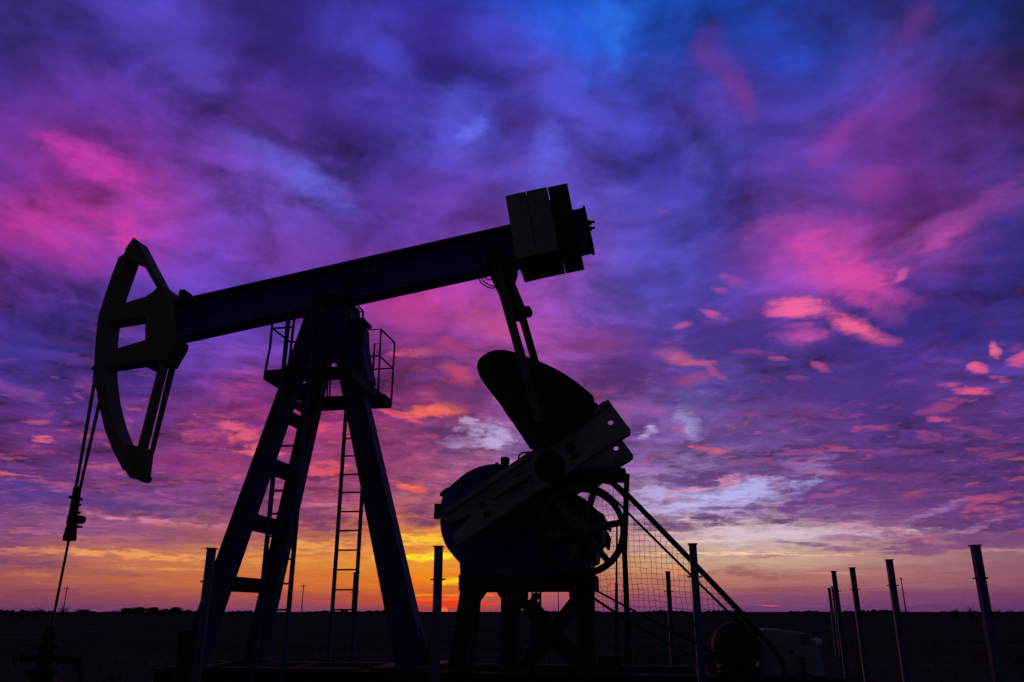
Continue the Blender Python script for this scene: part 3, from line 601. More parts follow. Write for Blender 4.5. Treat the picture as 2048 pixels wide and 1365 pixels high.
# survey helper: a photo sight line met with an upright plane of the pump's own frame gives metres (x along the beam, z up)
F_PX = 1592.9
ct, st = math.cos(R(TILT)), math.sin(R(TILT))
PSI = R(9.3)
XA = (math.cos(PSI), -math.sin(PSI)); YA = (math.sin(PSI), math.cos(PSI))
OX, OY = -3.2275, 15.0
def sight(x, y):
    a = (x - 1024) / F_PX; b = (682.5 - y) / F_PX
    return a, ct - b * st, st + b * ct
def q(x, y, yp=0.0):
    r = sight(x, y); t = (yp + OX * YA[0] + OY * YA[1]) / (r[0] * YA[0] + r[1] * YA[1])
    u, v = r[0] * t - OX, r[1] * t - OY
    return (u * XA[0] + v * XA[1], EYE + r[2] * t)
def q3(x, y, yp=0.0):
    X, Z = q(x, y, yp); return (X, yp, Z)
def qs(pts, yp=0.0): return [q(x, y, yp) for x, y in pts]
def curve(pts, k=4):
    """Catmull-Rom through the points of an open line"""
    out = []; n = len(pts)
    for i in range(n - 1):
        a, b, c, d = pts[max(i - 1, 0)], pts[i], pts[i + 1], pts[min(i + 2, n - 1)]
        for j in range(k):
            t = j / k
            out.append(tuple(.5 * (2 * b[m] + (c[m] - a[m]) * t + (2 * a[m] - 5 * b[m] + 4 * c[m] - d[m]) * t * t + (3 * b[m] - a[m] - 3 * c[m] + d[m]) * t ** 3) for m in (0, 1)))
    return out + [pts[-1]]
def mixq(x, y, yx, yz): return (q(x, y, yx)[0], q(x, y, yz)[1])
def atd(x, y, dist):
    """world point on a sight line at a given forward distance"""
    r = sight(x, y); t = dist / r[1]
    return (r[0] * t, dist, EYE + r[2] * t)
# ------------------------------------------------------------------ ground and far setting
def ground():
    rings = [0.0] + [0.6 * 1.13 ** k for k in range(84)]
    rnd = random.Random(3); n = 96; vs = [(0, 0, -.02)]; fs = []
    ph = [(rnd.uniform(0, 6.3), rnd.uniform(0, 6.3)) for _ in range(8)]
    def hz(x, y):
        r = math.hypot(x, y)
        h = sum(math.sin(x * (.17 + .11 * i) + ph[i][0]) * math.sin(y * (.15 + .13 * i) + ph[i][1]) for i in range(6)) * .016
        if r > 60: h += .25 * math.sin(x / 210 + ph[6][0]) * math.sin(y / 170 + ph[7][0]) * min(1, (r - 60) / 400)
        return h - .04
    for r in rings[1:]:
        vs += [(r * math.cos(2 * math.pi * k / n), r * math.sin(2 * math.pi * k / n), hz(r * math.cos(2 * math.pi * k / n), r * math.sin(2 * math.pi * k / n))) for k in range(n)]
    for k in range(n): fs.append((0, 1 + k, 1 + (k + 1) % n))
    for i in range(len(rings) - 2):
        for k in range(n):
            a = 1 + i * n
            fs.append((a + k, a + n + k, a + n + (k + 1) % n, a + (k + 1) % n))
    o = MB().add(vs, fs).build('ground', 'soil', smooth=True); tag(o, None, kind='structure')
    return hz
HZ = ground()

def grass_field():
    rnd = random.Random(11); mb = MB()
    for _ in range(9000):
        d = 6 + 50 * rnd.random() ** 1.6; a = R(rnd.uniform(-40, 40))
        x, y = d * math.sin(a), d * math.cos(a); z = HZ(x, y)
        for _ in range(3):
            hgt = rnd.uniform(.05, .2) * (1.5 if rnd.random() < .1 else 1); w = rnd.uniform(.006, .014) * (1 + d / 25)
            t = rnd.uniform(0, 6.3); lx, ly = math.cos(t), math.sin(t); ox, oy = rnd.uniform(-.12, .12), rnd.uniform(-.12, .12); b = rnd.uniform(.02, .12)
            p = (x + ox, y + oy)
            mb.add([(p[0] - ly * w, p[1] + lx * w, z - .03), (p[0] + ly * w, p[1] - lx * w, z - .03), (p[0] + lx * b, p[1] + ly * b, z + hgt)], [(0, 1, 2)])
    tag(mb.build('dry_grass', 'grass'), 'short dry grass over the dark field around the pump', 'grass', kind='stuff')
grass_field()

def hedgerow():
    """far scrub line that breaks the horizon"""
    rnd = random.Random(5); mb = MB()
    for _ in range(3600):
        a = R(rnd.uniform(-42, 42)); d = rnd.uniform(650, 1200)
        x, y = d * math.sin(a), d * math.cos(a)
        env = .5 + .5 * math.sin(a * 23 + 1.3) * math.sin(a * 57 + .4)
        h = EYE + rnd.random() ** 3 * 3.4 * env - .5; w = rnd.uniform(1.5, 6)
        n = 5; pts = [(x - w + 2 * w * i / n, y + rnd.uniform(-1, 1), max(.2, h * (1 - abs(2 * i / n - 1) ** 2) * rnd.uniform(.75, 1.1))) for i in range(n + 1)]
        vs = [(p[0], p[1] - .8, -.5) for p in pts] + pts + [(p[0], p[1] + .8, -.5) for p in pts]; m = n + 1
        mb.add(vs, [(i, i + 1, m + i + 1, m + i) for i in range(n)] + [(m + i, m + i + 1, 2 * m + i + 1, 2 * m + i) for i in range(n)])
    tag(mb.build('hedgerow', 'leaf'), 'low dark line of scrub along the far horizon', 'scrub', kind='stuff')
hedgerow()

def leaf_crown(mb, c, rx, rz, n, rnd, leaf):
    for _ in range(n):
        u = rnd.uniform(-1, 1); t = rnd.uniform(0, 6.283); rr = rnd.random() ** .45
        s = math.sqrt(1 - u * u)
        p = Vector((c[0] + rx * rr * s * math.cos(t), c[1] + rx * rr * s * math.sin(t), c[2] + rz * rr * u))
        a = Vector((rnd.gauss(0, 1), rnd.gauss(0, 1), rnd.gauss(0, 1))).normalized(); b = a.orthogonal().normalized(); l = leaf * rnd.uniform(.6, 1.5)
        mb.add([p - a * l, p + b * l * .6, p + a * l, p - b * l * .6], [(0, 1, 2, 3)])
def tree(x, d, ytop, wid, label, rnd, group='trees along the horizon', name='tree', cat='tree', bare=False):
    base = atd(x, 1224, d); top = atd(x, ytop, d)[2]; w = wid / 1679 * d / 2
    t = empty(name, (base[0], base[1], HZ(base[0], base[1]))); tag(t, label, cat, group)
    tr = MB(); hh = top
    tr.tube([(0, 0, -.2), (.04 * hh, 0, hh * .3), (.0, .03 * hh, hh * .75)], .045 * hh * .5, 6, r2=.012 * hh)
    for k in range(7):
        a = rnd.uniform(0, 6.28); z0 = hh * rnd.uniform(.2, .5); l = w * rnd.uniform(.5, .95)
        tr.tube([(0, 0, z0), (l * .5 * math.cos(a), l * .5 * math.sin(a), z0 + hh * .16), (l * math.cos(a), l * math.sin(a), z0 + hh * rnd.uniform(.22, .42))], .012 * hh, 5, r2=.005 * hh)
    if bare:
        for k in range(34):
            a = rnd.uniform(0, 6.28); z0 = hh * rnd.uniform(.05, .5); l = w * rnd.uniform(.3, 1)
            tr.tube([(0, 0, z0), (l * .6 * math.cos(a), l * .6 * math.sin(a), z0 + hh * .2), (l * math.cos(a), l * math.sin(a), min(hh, z0 + hh * rnd.uniform(.3, .55)))], .011 * hh, 4, r2=.006 * hh)
    tr.build('trunk', 'wood', t)
    cr = MB()
    if bare: leaf_crown(cr, (0, 0, hh * .5), w * .8, hh * .42, 60, rnd, .04 * hh)
    else:
        for k in range(8):
            a = rnd.uniform(0, 6.28); rr = rnd.uniform(.1, .6) * w; s = rnd.uniform(.4, .62)
            leaf_crown(cr, (rr * math.cos(a), rr * math.sin(a), hh * (.5 + rnd.uniform(-.08, .12))), w * s, hh * .5 * rnd.uniform(.7, .92), 260, rnd, .06 * hh)
    cr.build('crown', 'leaf', t)
rt = random.Random(21)
for x, d, y, w, lab in ((252, 620, 1215, 38, 'low rounded tree at the left end of the grove behind the polished rod'),
                        (278, 600, 1213, 46, 'tallest broad tree in the grove between polished rod and left post'),
                        (303, 640, 1214, 40, 'broad rounded tree in the middle of the horizon grove'),
                        (330, 610, 1217, 26, 'small low tree in the dip of the horizon grove'),
                        (353, 590, 1213, 34, 'rounded tree at the right end of the horizon grove'),
                        (160, 700, 1218, 40, 'flat low tree beside the grove, right of the polished rod')):
    tree(x, d, y, w, lab, rt)
for x, d, y, w, lab in ((22, 160, 1215, 22, 'scraggly bare shrub at the left edge of the horizon'),
                        (45, 150, 1216, 18, 'thin low shrub near the left edge, second from the frame'),
                        (72, 140, 1211, 26, 'tall wispy shrub left of the polished rod'),
                        (125, 170, 1208, 26, 'spindly shrub at the foot of the far pole by the rod'),
                        (1912, 150, 1213, 22, 'wispy forked shrub left of the rightmost fence post'),
                        (1942, 160, 1210, 26, 'dense twiggy shrub just left of the rightmost fence post'),
                        (1992, 170, 1213, 24, 'bare shrub just right of the rightmost fence post'),
                        (2022, 180, 1216, 20, 'low twiggy shrub at the right edge of the horizon'),
                        (1800, 200, 1218, 16, 'small twiggy shrub beside the leaning far pole')):
    tree(x, d, y, w, lab, rt, 'bare shrubs on the horizon', 'shrub', 'shrub', True)

def far_pole(x, ytop, d, label, arm=True):
    b = atd(x, 1224, d); top = atd(x, ytop, d)[2]
    t = empty('utility_pole', (b[0], b[1], 0)); tag(t, label, 'pole', 'utility poles on the horizon')
    MB().tube([(0, 0, -.3), (0, 0, top)], .17, 8, r2=.12).build('shaft', 'wood', t)
    if arm:
        MB().bar((-.8, -.2, top - .55), (.8, -.2, top - .55), .14, .14).build('crossarm', 'wood', t)
        m = MB()
        for s in (-.7, 0, .7): m.lathe([(.05, 0), (.09, .12), (.09, .2), (.04, .3)], (s, -.2, top - .5 if s else top), (0, 0, 1), 8)
        m.each('insulator', 'white', t)
    else: MB().lathe([(.14, -.1), (.2, 0), (.2, .25), (.08, .4)], (0, 0, top - .1), (0, 0, 1), 8).build('cap', 'dark', t)
far_pole(126, 1174, 250, 'thin far pole just right of the polished rod')
far_pole(603, 1169, 250, 'thin far pole between the left legs and the near ladder')
far_pole(1117, 1172, 280, 'thin far pole seen under the gearbox stand')
far_pole(1812, 1158, 200, 'thin far pole standing among the right hand fence posts', False)

# ------------------------------------------------------------------ fence posts
def fence_post():
    t = empty('fence_post')
    MB().box((0, 0, 1.14), (.097, .097, 2.4)).build('shaft', 'galv', t, .006)
    MB().box((0, 0, 2.352), (.124, .124, .018)).build('cap_plate', 'galv', t, .004)
    m = MB(); m.tube([(-.10, .0, 1.93), (-.05, 0, 1.93)], .011, 6); m.tube([(.05, 0, 1.93), (.09, 0, 1.93), (.095, 0, 1.945)], .011, 6)
    m.each('wire_hook', 'dark', t)
    return t
proto = fence_post()
PG = 'steel fence posts round the well site'
posts = [(423, 1096, 11.0, 2, 'bluish steel post with cap plate, in front of the left tower leg'),
         (878, 1092, 11.0, -1, 'bluish steel post with cap plate beside the setting sun'),
         (1385, 1087, 11.0, 0, 'bluish steel post with cap plate in front of the wire net'),
         (1946, 1090, 11.0, 3, 'nearest and thickest steel post at the far right'),
         (1777, 1119, 14.2, 1, 'steel post between the far pole and the three clustered posts, second from the right'),
         (1704, 1135, 16.9, 0, 'steel post just right of the cluster of three posts'),
         (1668, 1142, 18.5, -2, 'thickest of the three clustered posts on the right'),
         (1665, 1173, 29.0, 1, 'middle thin post of the cluster of three'),
         (1658, 1176, 31.0, 0, 'leftmost and thinnest post of the cluster of three'),
         (1335, 1143, 18.6, 1, 'distant steel post seen through the wire net'),
         (713, 1145, 19.0, -1, 'distant steel post overlapping the foot of the far ladder')]
for i, (x, y, d, tw, lab) in enumerate(posts):
    t = proto if i == 0 else copy_tree(proto)
    p = atd(x, y, d); t.location = (p[0], p[1], p[2] - 2.363); t.rotation_euler = (R(tw * .15), R(tw * .12), R(-9 + tw * 3))
    tag(t, lab, 'post', PG)
# ------------------------------------------------------------------ the pump jack
pump = empty('pump_jack', (OX, OY, 0), -PSI)
tag(pump, 'large dark beam pump jack with horsehead at left and weights at right', 'pump jack')

# foundation: its own slab under the skid
sl_ = MB().box((2.6, 0, .1), (12.2, 3.7, .4)).build('foundation_slab', 'concrete', None, .02)
sl_.location = (OX, OY, 0); sl_.rotation_euler = (0, 0, -PSI); tag(sl_, 'low concrete foundation slab under the pump jack', 'foundation')

sk = empty('base_skid'); sk.parent = pump
for yy in (-1.05, 1.05): MB().hbeam((-2.6, yy, .45), (8.4, yy, .45), .3, .3, (0, 0, 1)).build('skid_beam', 'black', sk)
for xx in (-2.3, -.6, 1.0, 2.3, 3.5, 4.9, 6.4, 7.9): MB().hbeam((xx, -.9, .45), (xx, .9, .45), .2, .28, (0, 0, 1)).build('cross_member', 'black', sk)
MB().box((-.2, -1.15, .63), (2.3, .45, .03)).build('deck_plate', 'black', sk)

# ---- walking beam
U = Vector((.9866, 0, .1634)); NV = Vector((-.1634, 0, .9866))
def bp(X, off=0.0, y=0.0):
    z = 7.272 + .1656 * (X + 3.474); return Vector((X, y, z)) + NV * off
wb = MB(); wb.hbeam(bp(-4.35), bp(4.80), .42, .83, NV, .04, .035)
for X in (-3.3, -.75, -.15, .35, 2.6, 3.35):
    for s in (-1, 1): wb.bar(bp(X, -.37, s * .105), bp(X, .37, s * .105), .025, .17, (0, 1, 0))
wbo = wb.build('walking_beam', 'deep', pump)
m = MB(); m.bar(bp(4.81, -.43), bp(4.81, .43), .5, .05, U); m.build('end_plate', 'black', wbo)
for (x, y) in ((1180, 446), (1181, 458)):
    c = q(x, y, -.05); MB().lathe([(.05, -.02), (.05, .05), (.025, .055), (.025, .12)], (4.82, -.05, c[1]), U, 6).build('bolt', 'dark', wbo)
m = MB(); m.box((*q(371, 590, 0)[:1], 0, q(371, 588, -.1)[1]), (.12, .3, .16)); m.build('stop_block', 'dark', wbo)
c = q(716, 567, -.24); MB().box((c[0], -.2, c[1]), (.07, .09, .13)).build('grease_box', 'galv', wbo)

# ---- horsehead
n_, f_ = -.2, .2
hh = MB()
outer = qs([(267, 475), (251, 498), (249, 507), (240, 514), (226, 551), (209, 602), (200, 631), (195, 668), (191.5, 720), (192, 740), (194, 772), (200, 805), (212, 858), (229, 902), (249, 940), (260, 956), (265, 956)], n_)
inner = qs([(278, 531), (264, 570), (252, 605), (246, 630), (240, 657), (235.6, 696), (235, 744), (237, 777), (244, 821), (256, 863), (273, 903)], f_)
hh.prism(outer[:3] + curve(outer[3:15]) + outer[15:] + curve(inner)[::-1] + [q(288, 528, n_)], -.205, .205)                                # rim with its curved track
tipf = q(295, 495, f_)
hh.prism([q(267, 475, n_), q(273, 480, n_), tipf, q(340, 580, f_), q(345, 596, n_), q(314, 577, n_), q(289, 533, n_), q(262, 505, n_)], -.2, .2)     # top brace
hh.prism([q(215, 612, n_), q(252, 605, n_), q(272, 599, n_), q(291, 593, n_), q(305, 584, n_), q(318, 576, n_), q(345, 590, n_), q(345, 640, f_), q(292, 649, f_), q(240, 657, f_), q(205, 660, n_)], -.195, .195)
hh.prism([q(292.5, 600, n_), q(316, 577, n_), q(335, 577, n_), q(350, 592, n_), q(349, 690, n_), q(333, 722, n_), q(318, 732, f_), q(292.5, 735, n_)], -.24, .24)
hh.prism([q(215, 702, n_), q(236, 696, n_), q(292.5, 679, n_), q(330, 672, n_), q(345, 712, f_), q(318, 732, f_), q(235, 744, f_), q(205, 748, f_)], -.19, .19)
hh.prism([q(318, 690, f_), q(376, 690, f_), q(374, 701, f_), q(353, 738, f_), q(318, 736, f_)], .02, .235)
hh.prism([q(268, 893, f_), q(300, 899, f_), q(307, 905, f_), q(302, 950, f_), q(292, 964, f_), q(276, 950, f_)], -.02, .21)
hd = hh.build('horsehead', 'tan', pump, .008)
m = MB(); m.prism([q(318, 728, n_), q(335.5, 735, n_), q(291, 915, n_), q(272, 907, n_)], -.204, -.18); m.build('strut', 'tan', hd)
m = MB(); m.prism([q(339.5, 733, f_), q(351.5, 736, f_), q(308, 908, f_), q(297, 918, f_)], .18, .204); m.build('strut', 'tan', hd)
c = q(295.5, 959, f_); MB().lathe([(.07, -.2), (.075, -.18), (.075, .03), (.05, .05)], (c[0], .2, c[1]), (0, 1, 0), 16).build('pivot_pin', 'dark', hd)
m = MB()
for yy in (-.19, .19):
    pts = [Vector((p[0] - .015, yy, p[1])) for p in outer[3:15]]
    m.tube(pts, .02, 6)
m.each('track_lip', 'dark', hd)

# ---- samson post: two front legs and one rear leg
sp_ = empty('samson_post'); sp_.parent = pump
def legc(z, s): return Vector((-.62 - (6.9 - z) * .2062, s * (.4 + (6.9 - z) * .1182), z))
for s in (-1, 1): MB().hbeam(legc(.6, s), legc(7.05, s), .30, .34, (1, 0, 0), .03, .03, .26, .3).build('leg', 'blue', sp_)
def rear(z): return Vector((.193 + (5.487 - z) * .2808, 0, z))
MB().hbeam(rear(.6), rear(7.0), .38, .51, (1, 0, 0), .035, .03, .36, .36).build('leg', 'blue', sp_)
for z, h in ((5.28, .1), (5.0, .2), (4.05, .27), (3.03, .28), (1.96, .25)):
    a, b = legc(z, -1), legc(z, 1); MB().bar(a + Vector((.04, .1, 0)), b + Vector((.04, -.1, 0)), .16, h, (0, 0, 1)).build('cross_brace', 'black', sp_)
for s in (-1, 1): MB().box((legc(.6, s).x, s * 1.14, .625), (.62, .5, .05)).build('foot_plate', 'dark', sp_)
MB().box((1.55, 0, .625), (.9, 2.0, .05)).build('foot_plate', 'dark', sp_)
m = MB(); m.prism([q(838, 1250, 0), q(858, 1300, 0), q(876, 1335, 0), q(838, 1335, 0)], -.03, .03); m.build('gusset', 'dark', sp_)
m = MB(); m.prism([q(619, 640, -.4), q(592, 729, -.4), q(687, 727, -.4), q(694, 640, -.4), q(694, 612, -.4), q(636, 612, -.4)], -.44, -.40)
m.prism([q(636, 612, .4), q(612, 690, .4), q(712, 690, .4), q(706, 612, .4)], .38, .42); m.each('head_plate', 'blue', sp_)
m = MB(); m.prism([q(690, 606, -.2), q(700, 622, -.2), q(703, 638, -.2), q(714, 648, -.2), q(723, 650, -.2), q(724, 690, -.2), q(738, 760, -.2), q(684, 760, -.2)], -.26, .26); m.build('rear_gusset', 'blue', sp_)
m = MB(); c = q(715, 648, -.1); m.box((c[0] + .05, -.1, c[1]), (.32, .5, .06)); m.build('bracket', 'dark', sp_)
m = MB(); m.prism([q(601, 634, -.1), q(612, 632, -.1), q(634, 638, -.1), q(634, 655, -.1)], -.2, .2); m.build('bracket', 'dark', sp_)
# saddle bearing under and beside the beam
sb = MB(); sides = MB()
for a, b in ((-.42, -.29), (.29, .42)):
    sides.prism([q(634, 645, -.36), q(631, 607, -.36), q(640, 598, -.36), q(648, 590, -.36), q(685, 587, -.36), q(693, 593, -.36), q(695, 645, -.36)], a, b)
sb.box((-.3, 0, 7.16), (.55, .55, .2)); sbo = sb.build('saddle_bearing', 'black', pump, .012); sides.each('bearing_plate', 'black', sbo, .012)
c = q(664, 612, -.36); MB().lathe([(.13, -.47), (.15, -.45), (.15, .45), (.13, .47)], (c[0], 0, c[1]), (0, 1, 0), 24).build('bearing_shaft', 'black', sbo)

# ---- service platform with rails and ladders
pf = empty('service_platform'); pf.parent = pump
ZP, T = 5.68, .18
fl = MB(); fl.box((-.36, -1.13, ZP - T / 2), (1.5, .26, T)); fl.box((-.94, 0, ZP - T / 2 - .003), (.34, 2.1, T)); fl.box((.44, 0, ZP - T / 2 + .003), (.12, 2.1, T))
fl.box((-.3, .96, ZP - T / 2), (1.68, .48, T)); fl.each('floor', 'dark', pf, .006)
def pipe(pts, r=.021, n=6): return MB().tube(pts, r, n)
rl = MB()
ya, yb = -1.22, -.55
a0, a1, a2 = q3(530, 746, ya), q3(540, 696, ya), q3(545, 642, ya)
rl.tube([a0, a1, a2], .022, 6); rl.tube([q3(546, 657, ya), q3(586, 655, ya)], .018, 6)
rl.tube([q3(546, 658, ya), q3(581, 685, yb)], .018, 6); rl.tube([q3(581, 685, yb), q3(606, 683, yb)], .018, 6)
rl.tube([q3(577, 738, yb), q3(589, 632, yb)], .026, 6)
yc, yd = .5, 1.17
rl.tube([q3(756, 788, yc), q3(762, 659, yc), q3(722, 661, yc)], .02, 6); rl.tube([q3(762, 659, yc), q3(789.5, 686, yd)], .02, 6)
rl.tube([q3(782, 812, yd), q3(789.5, 686, yd), q3(749, 688, yd), q3(744, 790, yd)], .02, 6)
rl.tube([q3(728, 714, yc), q3(759, 712, yc), q3(785.5, 737, yd), q3(747, 739, yd)], .018, 6)
rl.tube([q3(696, 626, -.3), q3(726, 624, -.3), q3(724, 700, -.3)], .022, 6); rl.tube([q3(726, 623, -.3), q3(712, 608, -.75)], .018, 6)
rl.tube([q3(659, 800, 1.0), q3(663, 700, 1.0)], .018, 6); rl.tube([q3(654, 800, 1.0), q3(658, 700, 1.0)], .018, 6)
rl.each('railing', 'dark', pf)
def ladder(xl, xr, y, z0, z1, rungs, name='ladder'):
    t = empty(name); t.parent = pump
    for x in (xl, xr): MB().bar((x, y, z0), (x, y, z1), .058, .07, (0, 1, 0)).build('rail', 'blue', t)
    for z in rungs: MB().tube([(xl, y, z), (xr, y, z)], .018, 6).build('rung', 'blue', t)
zs = [q(560, y_, -1.25)[1] for y_ in (1220, 1168, 1119, 1073, 1028, 982, 939, 893, 850, 810, 772)]
X0 = q(547.5, 942, -1.27)[0]; X1 = q(592, 1050, -1.27)[0]
ladder(X0, X1, -1.27, .3, 6.66, zs + [.68 + .02])
zs = [q(700, y_, 1.3)[1] for y_ in (1220, 1180, 1140, 1101, 1062, 1024, 986, 950, 913, 878, 843)]
ladder(q(677.5, 1050, 1.3)[0], q(721.5, 1050, 1.3)[0], 1.27, .3, 5.6, zs)

# ---- tail weights
tw = empty('beam_weights'); tw.parent = pump
def slab(pts, y0, y1, mat='iron'): MB().prism(pts, y0, y1).build('weight_plate', mat, tw, .006)
yn_, yf_ = -.58, .58
slabs = [[(1010.5, 392), (1051, 383), (1073.5, 509), (1032, 519)], [(1052.2, 382.8), (1092.8, 374), (1118.5, 499.5), (1074.7, 508.8)], [(1094.8, 373.4), (1134, 365), (1159.5, 491), (1120.5, 499)]]
for i, s in enumerate(slabs):
    P_ = qs(s, yn_); slab(P_, yn_ + (.03 if i == 2 else 0), -.30 + .002 * i, 'iron' if i < 2 else 'black')
    low = .0
    slab([(p[0], p[1]) for p in P_], .30, yf_, 'iron')
P_ = qs([(1032, 519), (1074, 509.5), (1118, 500), (1159, 491)], yn_)
m = MB()
for a, b in ((P_[0], P_[2]), (P_[2], P_[3])):
    dx_ = .012 if a is P_[2] else 0
    m.bar((a[0] + dx_, 0, a[1] + .03), (b[0] - .012, 0, b[1] + .03), 1.10, .05, NV)
m.each('tie_plate', 'black', tw)
m = MB(); A_ = qs([(1022, 402), (1128, 379), (1133, 404), (1027, 427)], yn_)
m.prism(A_, -.29, -.22); m.prism(A_, .22, .29); m.each('clamp_bar', 'black', tw)

# ---- equaliser, pitmans, cranks
eqc = q(1001, 530, -1.2)
eqz = q(985, 512, -1.3)
eq = MB().box((eqz[0] + .04, 0, eqz[1] - .10), (.30, 2.96, .34)).build('equalizer_bar', 'black', pump, .02)
m = MB(); m.prism(qs([(978, 548), (1033, 520), (1031, 545), (1025, 562), (1006, 567), (988, 560)], 0), -.27, .27); m.build('bearing_housing', 'dark', eq, .02)
c = (eqz[0] + .26, eqz[1] - .12); MB().lathe([(.09, -.1), (.1, -.08), (.1, .12), (.06, .14)], (c[0], 1.3, c[1]), (0, 1, 0), 14).build('pin', 'dark', eq)
m = MB()
for pts in ([(954, 550), (962, 566), (975, 575), (986, 577), (996, 572)], [(957, 550), (968, 564), (979, 571), (990, 573)], [(961, 550), (972, 558), (981, 560), (990, 558)]):
    m.tube([q3(x, y, -.26) for x, y in pts], .012, 6)
m.each('grease_hose', 'rubber', wbo)
PT = q(988, 520, -1.42); PB = q(1085, 866, -1.42)
def pitman(y):
    k_ = .07 if y > 0 else 0
    s = MB(); s.bar((PT[0] + k_, y, PT[1]), (PB[0] + k_, y, PB[1]), .16, .13, (0, 1, 0), .145, .12)
    o = s.build('pitman_arm', 'dull' if y < 0 else 'dark', pump, .008)
    MB().lathe([(.17, -.10), (.19, -.08), (.19, .08), (.17, .10)], (PB[0], y, PB[1]), (0, 1, 0), 24).build('crank_bearing', 'black', o)
    MB().lathe([(.12, -.09), (.135, -.07), (.135, .07), (.12, .09)], (PT[0], y, PT[1]), (0, 1, 0), 20).build('wrist_pin', 'black', o)
pitman(-1.42); pitman(1.42)

def circ(c, r, n=20, start=0): return [(c[0] + r * math.cos(2 * math.pi * k / n + start), c[1] + r * math.sin(2 * math.pi * k / n + start)) for k in range(n)]
CK = -1.2
ck_loop = qs([(884, 1024), (1216, 799), (1238, 829), (1261, 860), (1260, 868), (1241, 879), (1079, 983), (914, 1092), (904, 1072), (925, 1050), (942, 1028), (920, 1040), (894, 1046), (878.5, 1036)], CK)
hole1 = circ(q(1221, 844, CK), .052)
slot = lambda pts: qs(pts, CK)
lobe_loop = curve(qs([(1059, 896), (1004, 814), (968, 767), (958, 746), (956.5, 734), (961, 722), (971, 713), (985, 706), (1004, 703.5), (1023, 706), (1037, 710), (1071, 723), (1098, 734), (1133, 753), (1161, 773), (1187, 795)], CK)) + qs([(1188, 806), (1196, 811), (1180, 840), (1100, 894)], CK)
def crank(sgn):
    y0, y1 = (-1.20, -1.04) if sgn < 0 else (1.04, 1.20)
    m = MB(); m.prism(ck_loop, y0, y1, [hole1]); o = m.build('crank_arm', 'grey', pump, .008)
    fy = y0 - .035 if sgn < 0 else y1 + .035
    r_ = MB()
    for a, b in (((890, 1026), (1058, 912)), ((930, 1076), (1080, 975)), ((1126, 866), (1212, 808)), ((1150, 928), (1252, 866)), ((985, 995), (1062, 945))):
        A, B = q(*a, CK), q(*b, CK); r_.bar((A[0], fy, A[1]), (B[0], fy, B[1]), .085, .07, (0, 1, 0))
    r_.each('slot_rail', 'grey', o)
    for (x, y, r) in ((1046, 957, .10), (1031, 973, .085), (976, 1031, .07), (966, 1010, .05), (1140, 896, .09), (1152, 912, .07), (1062, 980, .03)):
        c = q(x, y, CK); MB().lathe([(r, 0), (r, .03), (r * .6, .035), (r * .6, .06)], (c[0], y0 if sgn < 0 else y1, c[1]), (0, sgn, 0), 8).build('bolt', 'black', o)
    w = MB(); w.prism(lobe_loop, *((-1.30, -1.06) if sgn < 0 else (1.06, 1.30))); w.build('counterweight', 'black', pump, .02)
crank(-1); crank(1)
c = q(1100, 935, CK); MB().lathe([(.22, -1.23), (.26, -1.21), (.26, -1.0), (.2, -.98), (.2, .98), (.26, 1.0), (.26, 1.21), (.22, 1.23)], (c[0], 0, c[1]), (0, 1, 0), 28).build('crank_shaft', 'black', pump, smooth=True)

# ---- gearbox
gb = MB(); n2, f2 = -.55, .55
gl = [q(922, 1182, n2), q(919, 1126, n2), q(904, 1109, n2), q(890, 1088, n2), q(882, 1063, n2), q(880, 1036, n2), q(882, 1006, n2), q(889, 988, n2), q(899, 974, n2), q(916, 959, n2), q(934, 945, n2), q(961, 933, n2), q(990, 928, n2), q(1018, 932, n2), q(1045, 945, n2), q(1085, 968, f2), q(1120, 985, f2), q(1151, 1001, f2), q(1177, 1013, f2), q(1202, 1035, f2), q(1215, 1043, f2), q(1214, 1066, f2), q(1211, 1092, f2), q(1202, 1109, f2), q(1200, 1128, f2), q(1190, 1134, f2), q(1190, 1182, f2)]
gl = gl[:1] + curve(gl[1:15]) + curve(gl[15:21]) + gl[21:]
gb.prism(gl, n2, f2); gbo = gb.build('gearbox', 'deep', pump, .03)
m = MB()
m.prism([q(899, 973, n2), q(890, 976, n2), q(880, 984, n2), q(877.5, 991, n2), q(882, 992, n2), q(889, 986.5, n2), q(895, 995, n2)], n2 + .05, -.35)
m.prism([q(867.6, 1007, n2), q(890, 1007, n2), q(890, 1030, n2), q(874, 1030, n2), q(871, 1037, n2), q(866, 1036, n2)], n2 + .05, -.3)
m.prism([q(1210, 1046, f2), q(1218, 1048, f2), q(1224, 1059, f2), q(1222, 1067, f2), q(1218, 1062, f2), q(1208, 1061, f2)], .3, f2 - .05)
m.prism([q(1206, 1066, f2), q(1217, 1066, f2), q(1223, 1079, f2), q(1220, 1102, f2), q(1216, 1101, f2), q(1210, 1094, f2), q(1206, 1094, f2)], .3, f2 - .05)
m.each('lifting_lug', 'blue', gbo)
c = q(1010, 929, 0); MB().lathe([(.05, -.1), (.07, 0), (.085, .02), (.085, .11), (.07, .125), (.0, .13)], (c[0], 0, c[1]), (0, 0, 1), 16).build('breather_cap', 'dark', gbo)
c = q(994, 931, 0); MB().lathe([(.03, -.1), (.03, .05), (.0, .06)], (c[0], 0, c[1]), (0, 0, 1), 10).build('dipstick', 'dark', gbo)
m = MB(); m.tube([q3(1037, 920, -.3), q3(1038, 911, -.3), q3(1044, 906, -.3), q3(1060, 905, -.3)], .018, 8); m.build('oil_pipe', 'dark', gbo)
m = MB(); A = qs([(882, 1030), (1205, 1052), (1205, 1062), (882, 1040)], n2); m.prism(A, n2 - .06, n2 + .02)
m.build('joint_flange', 'blue', gbo)
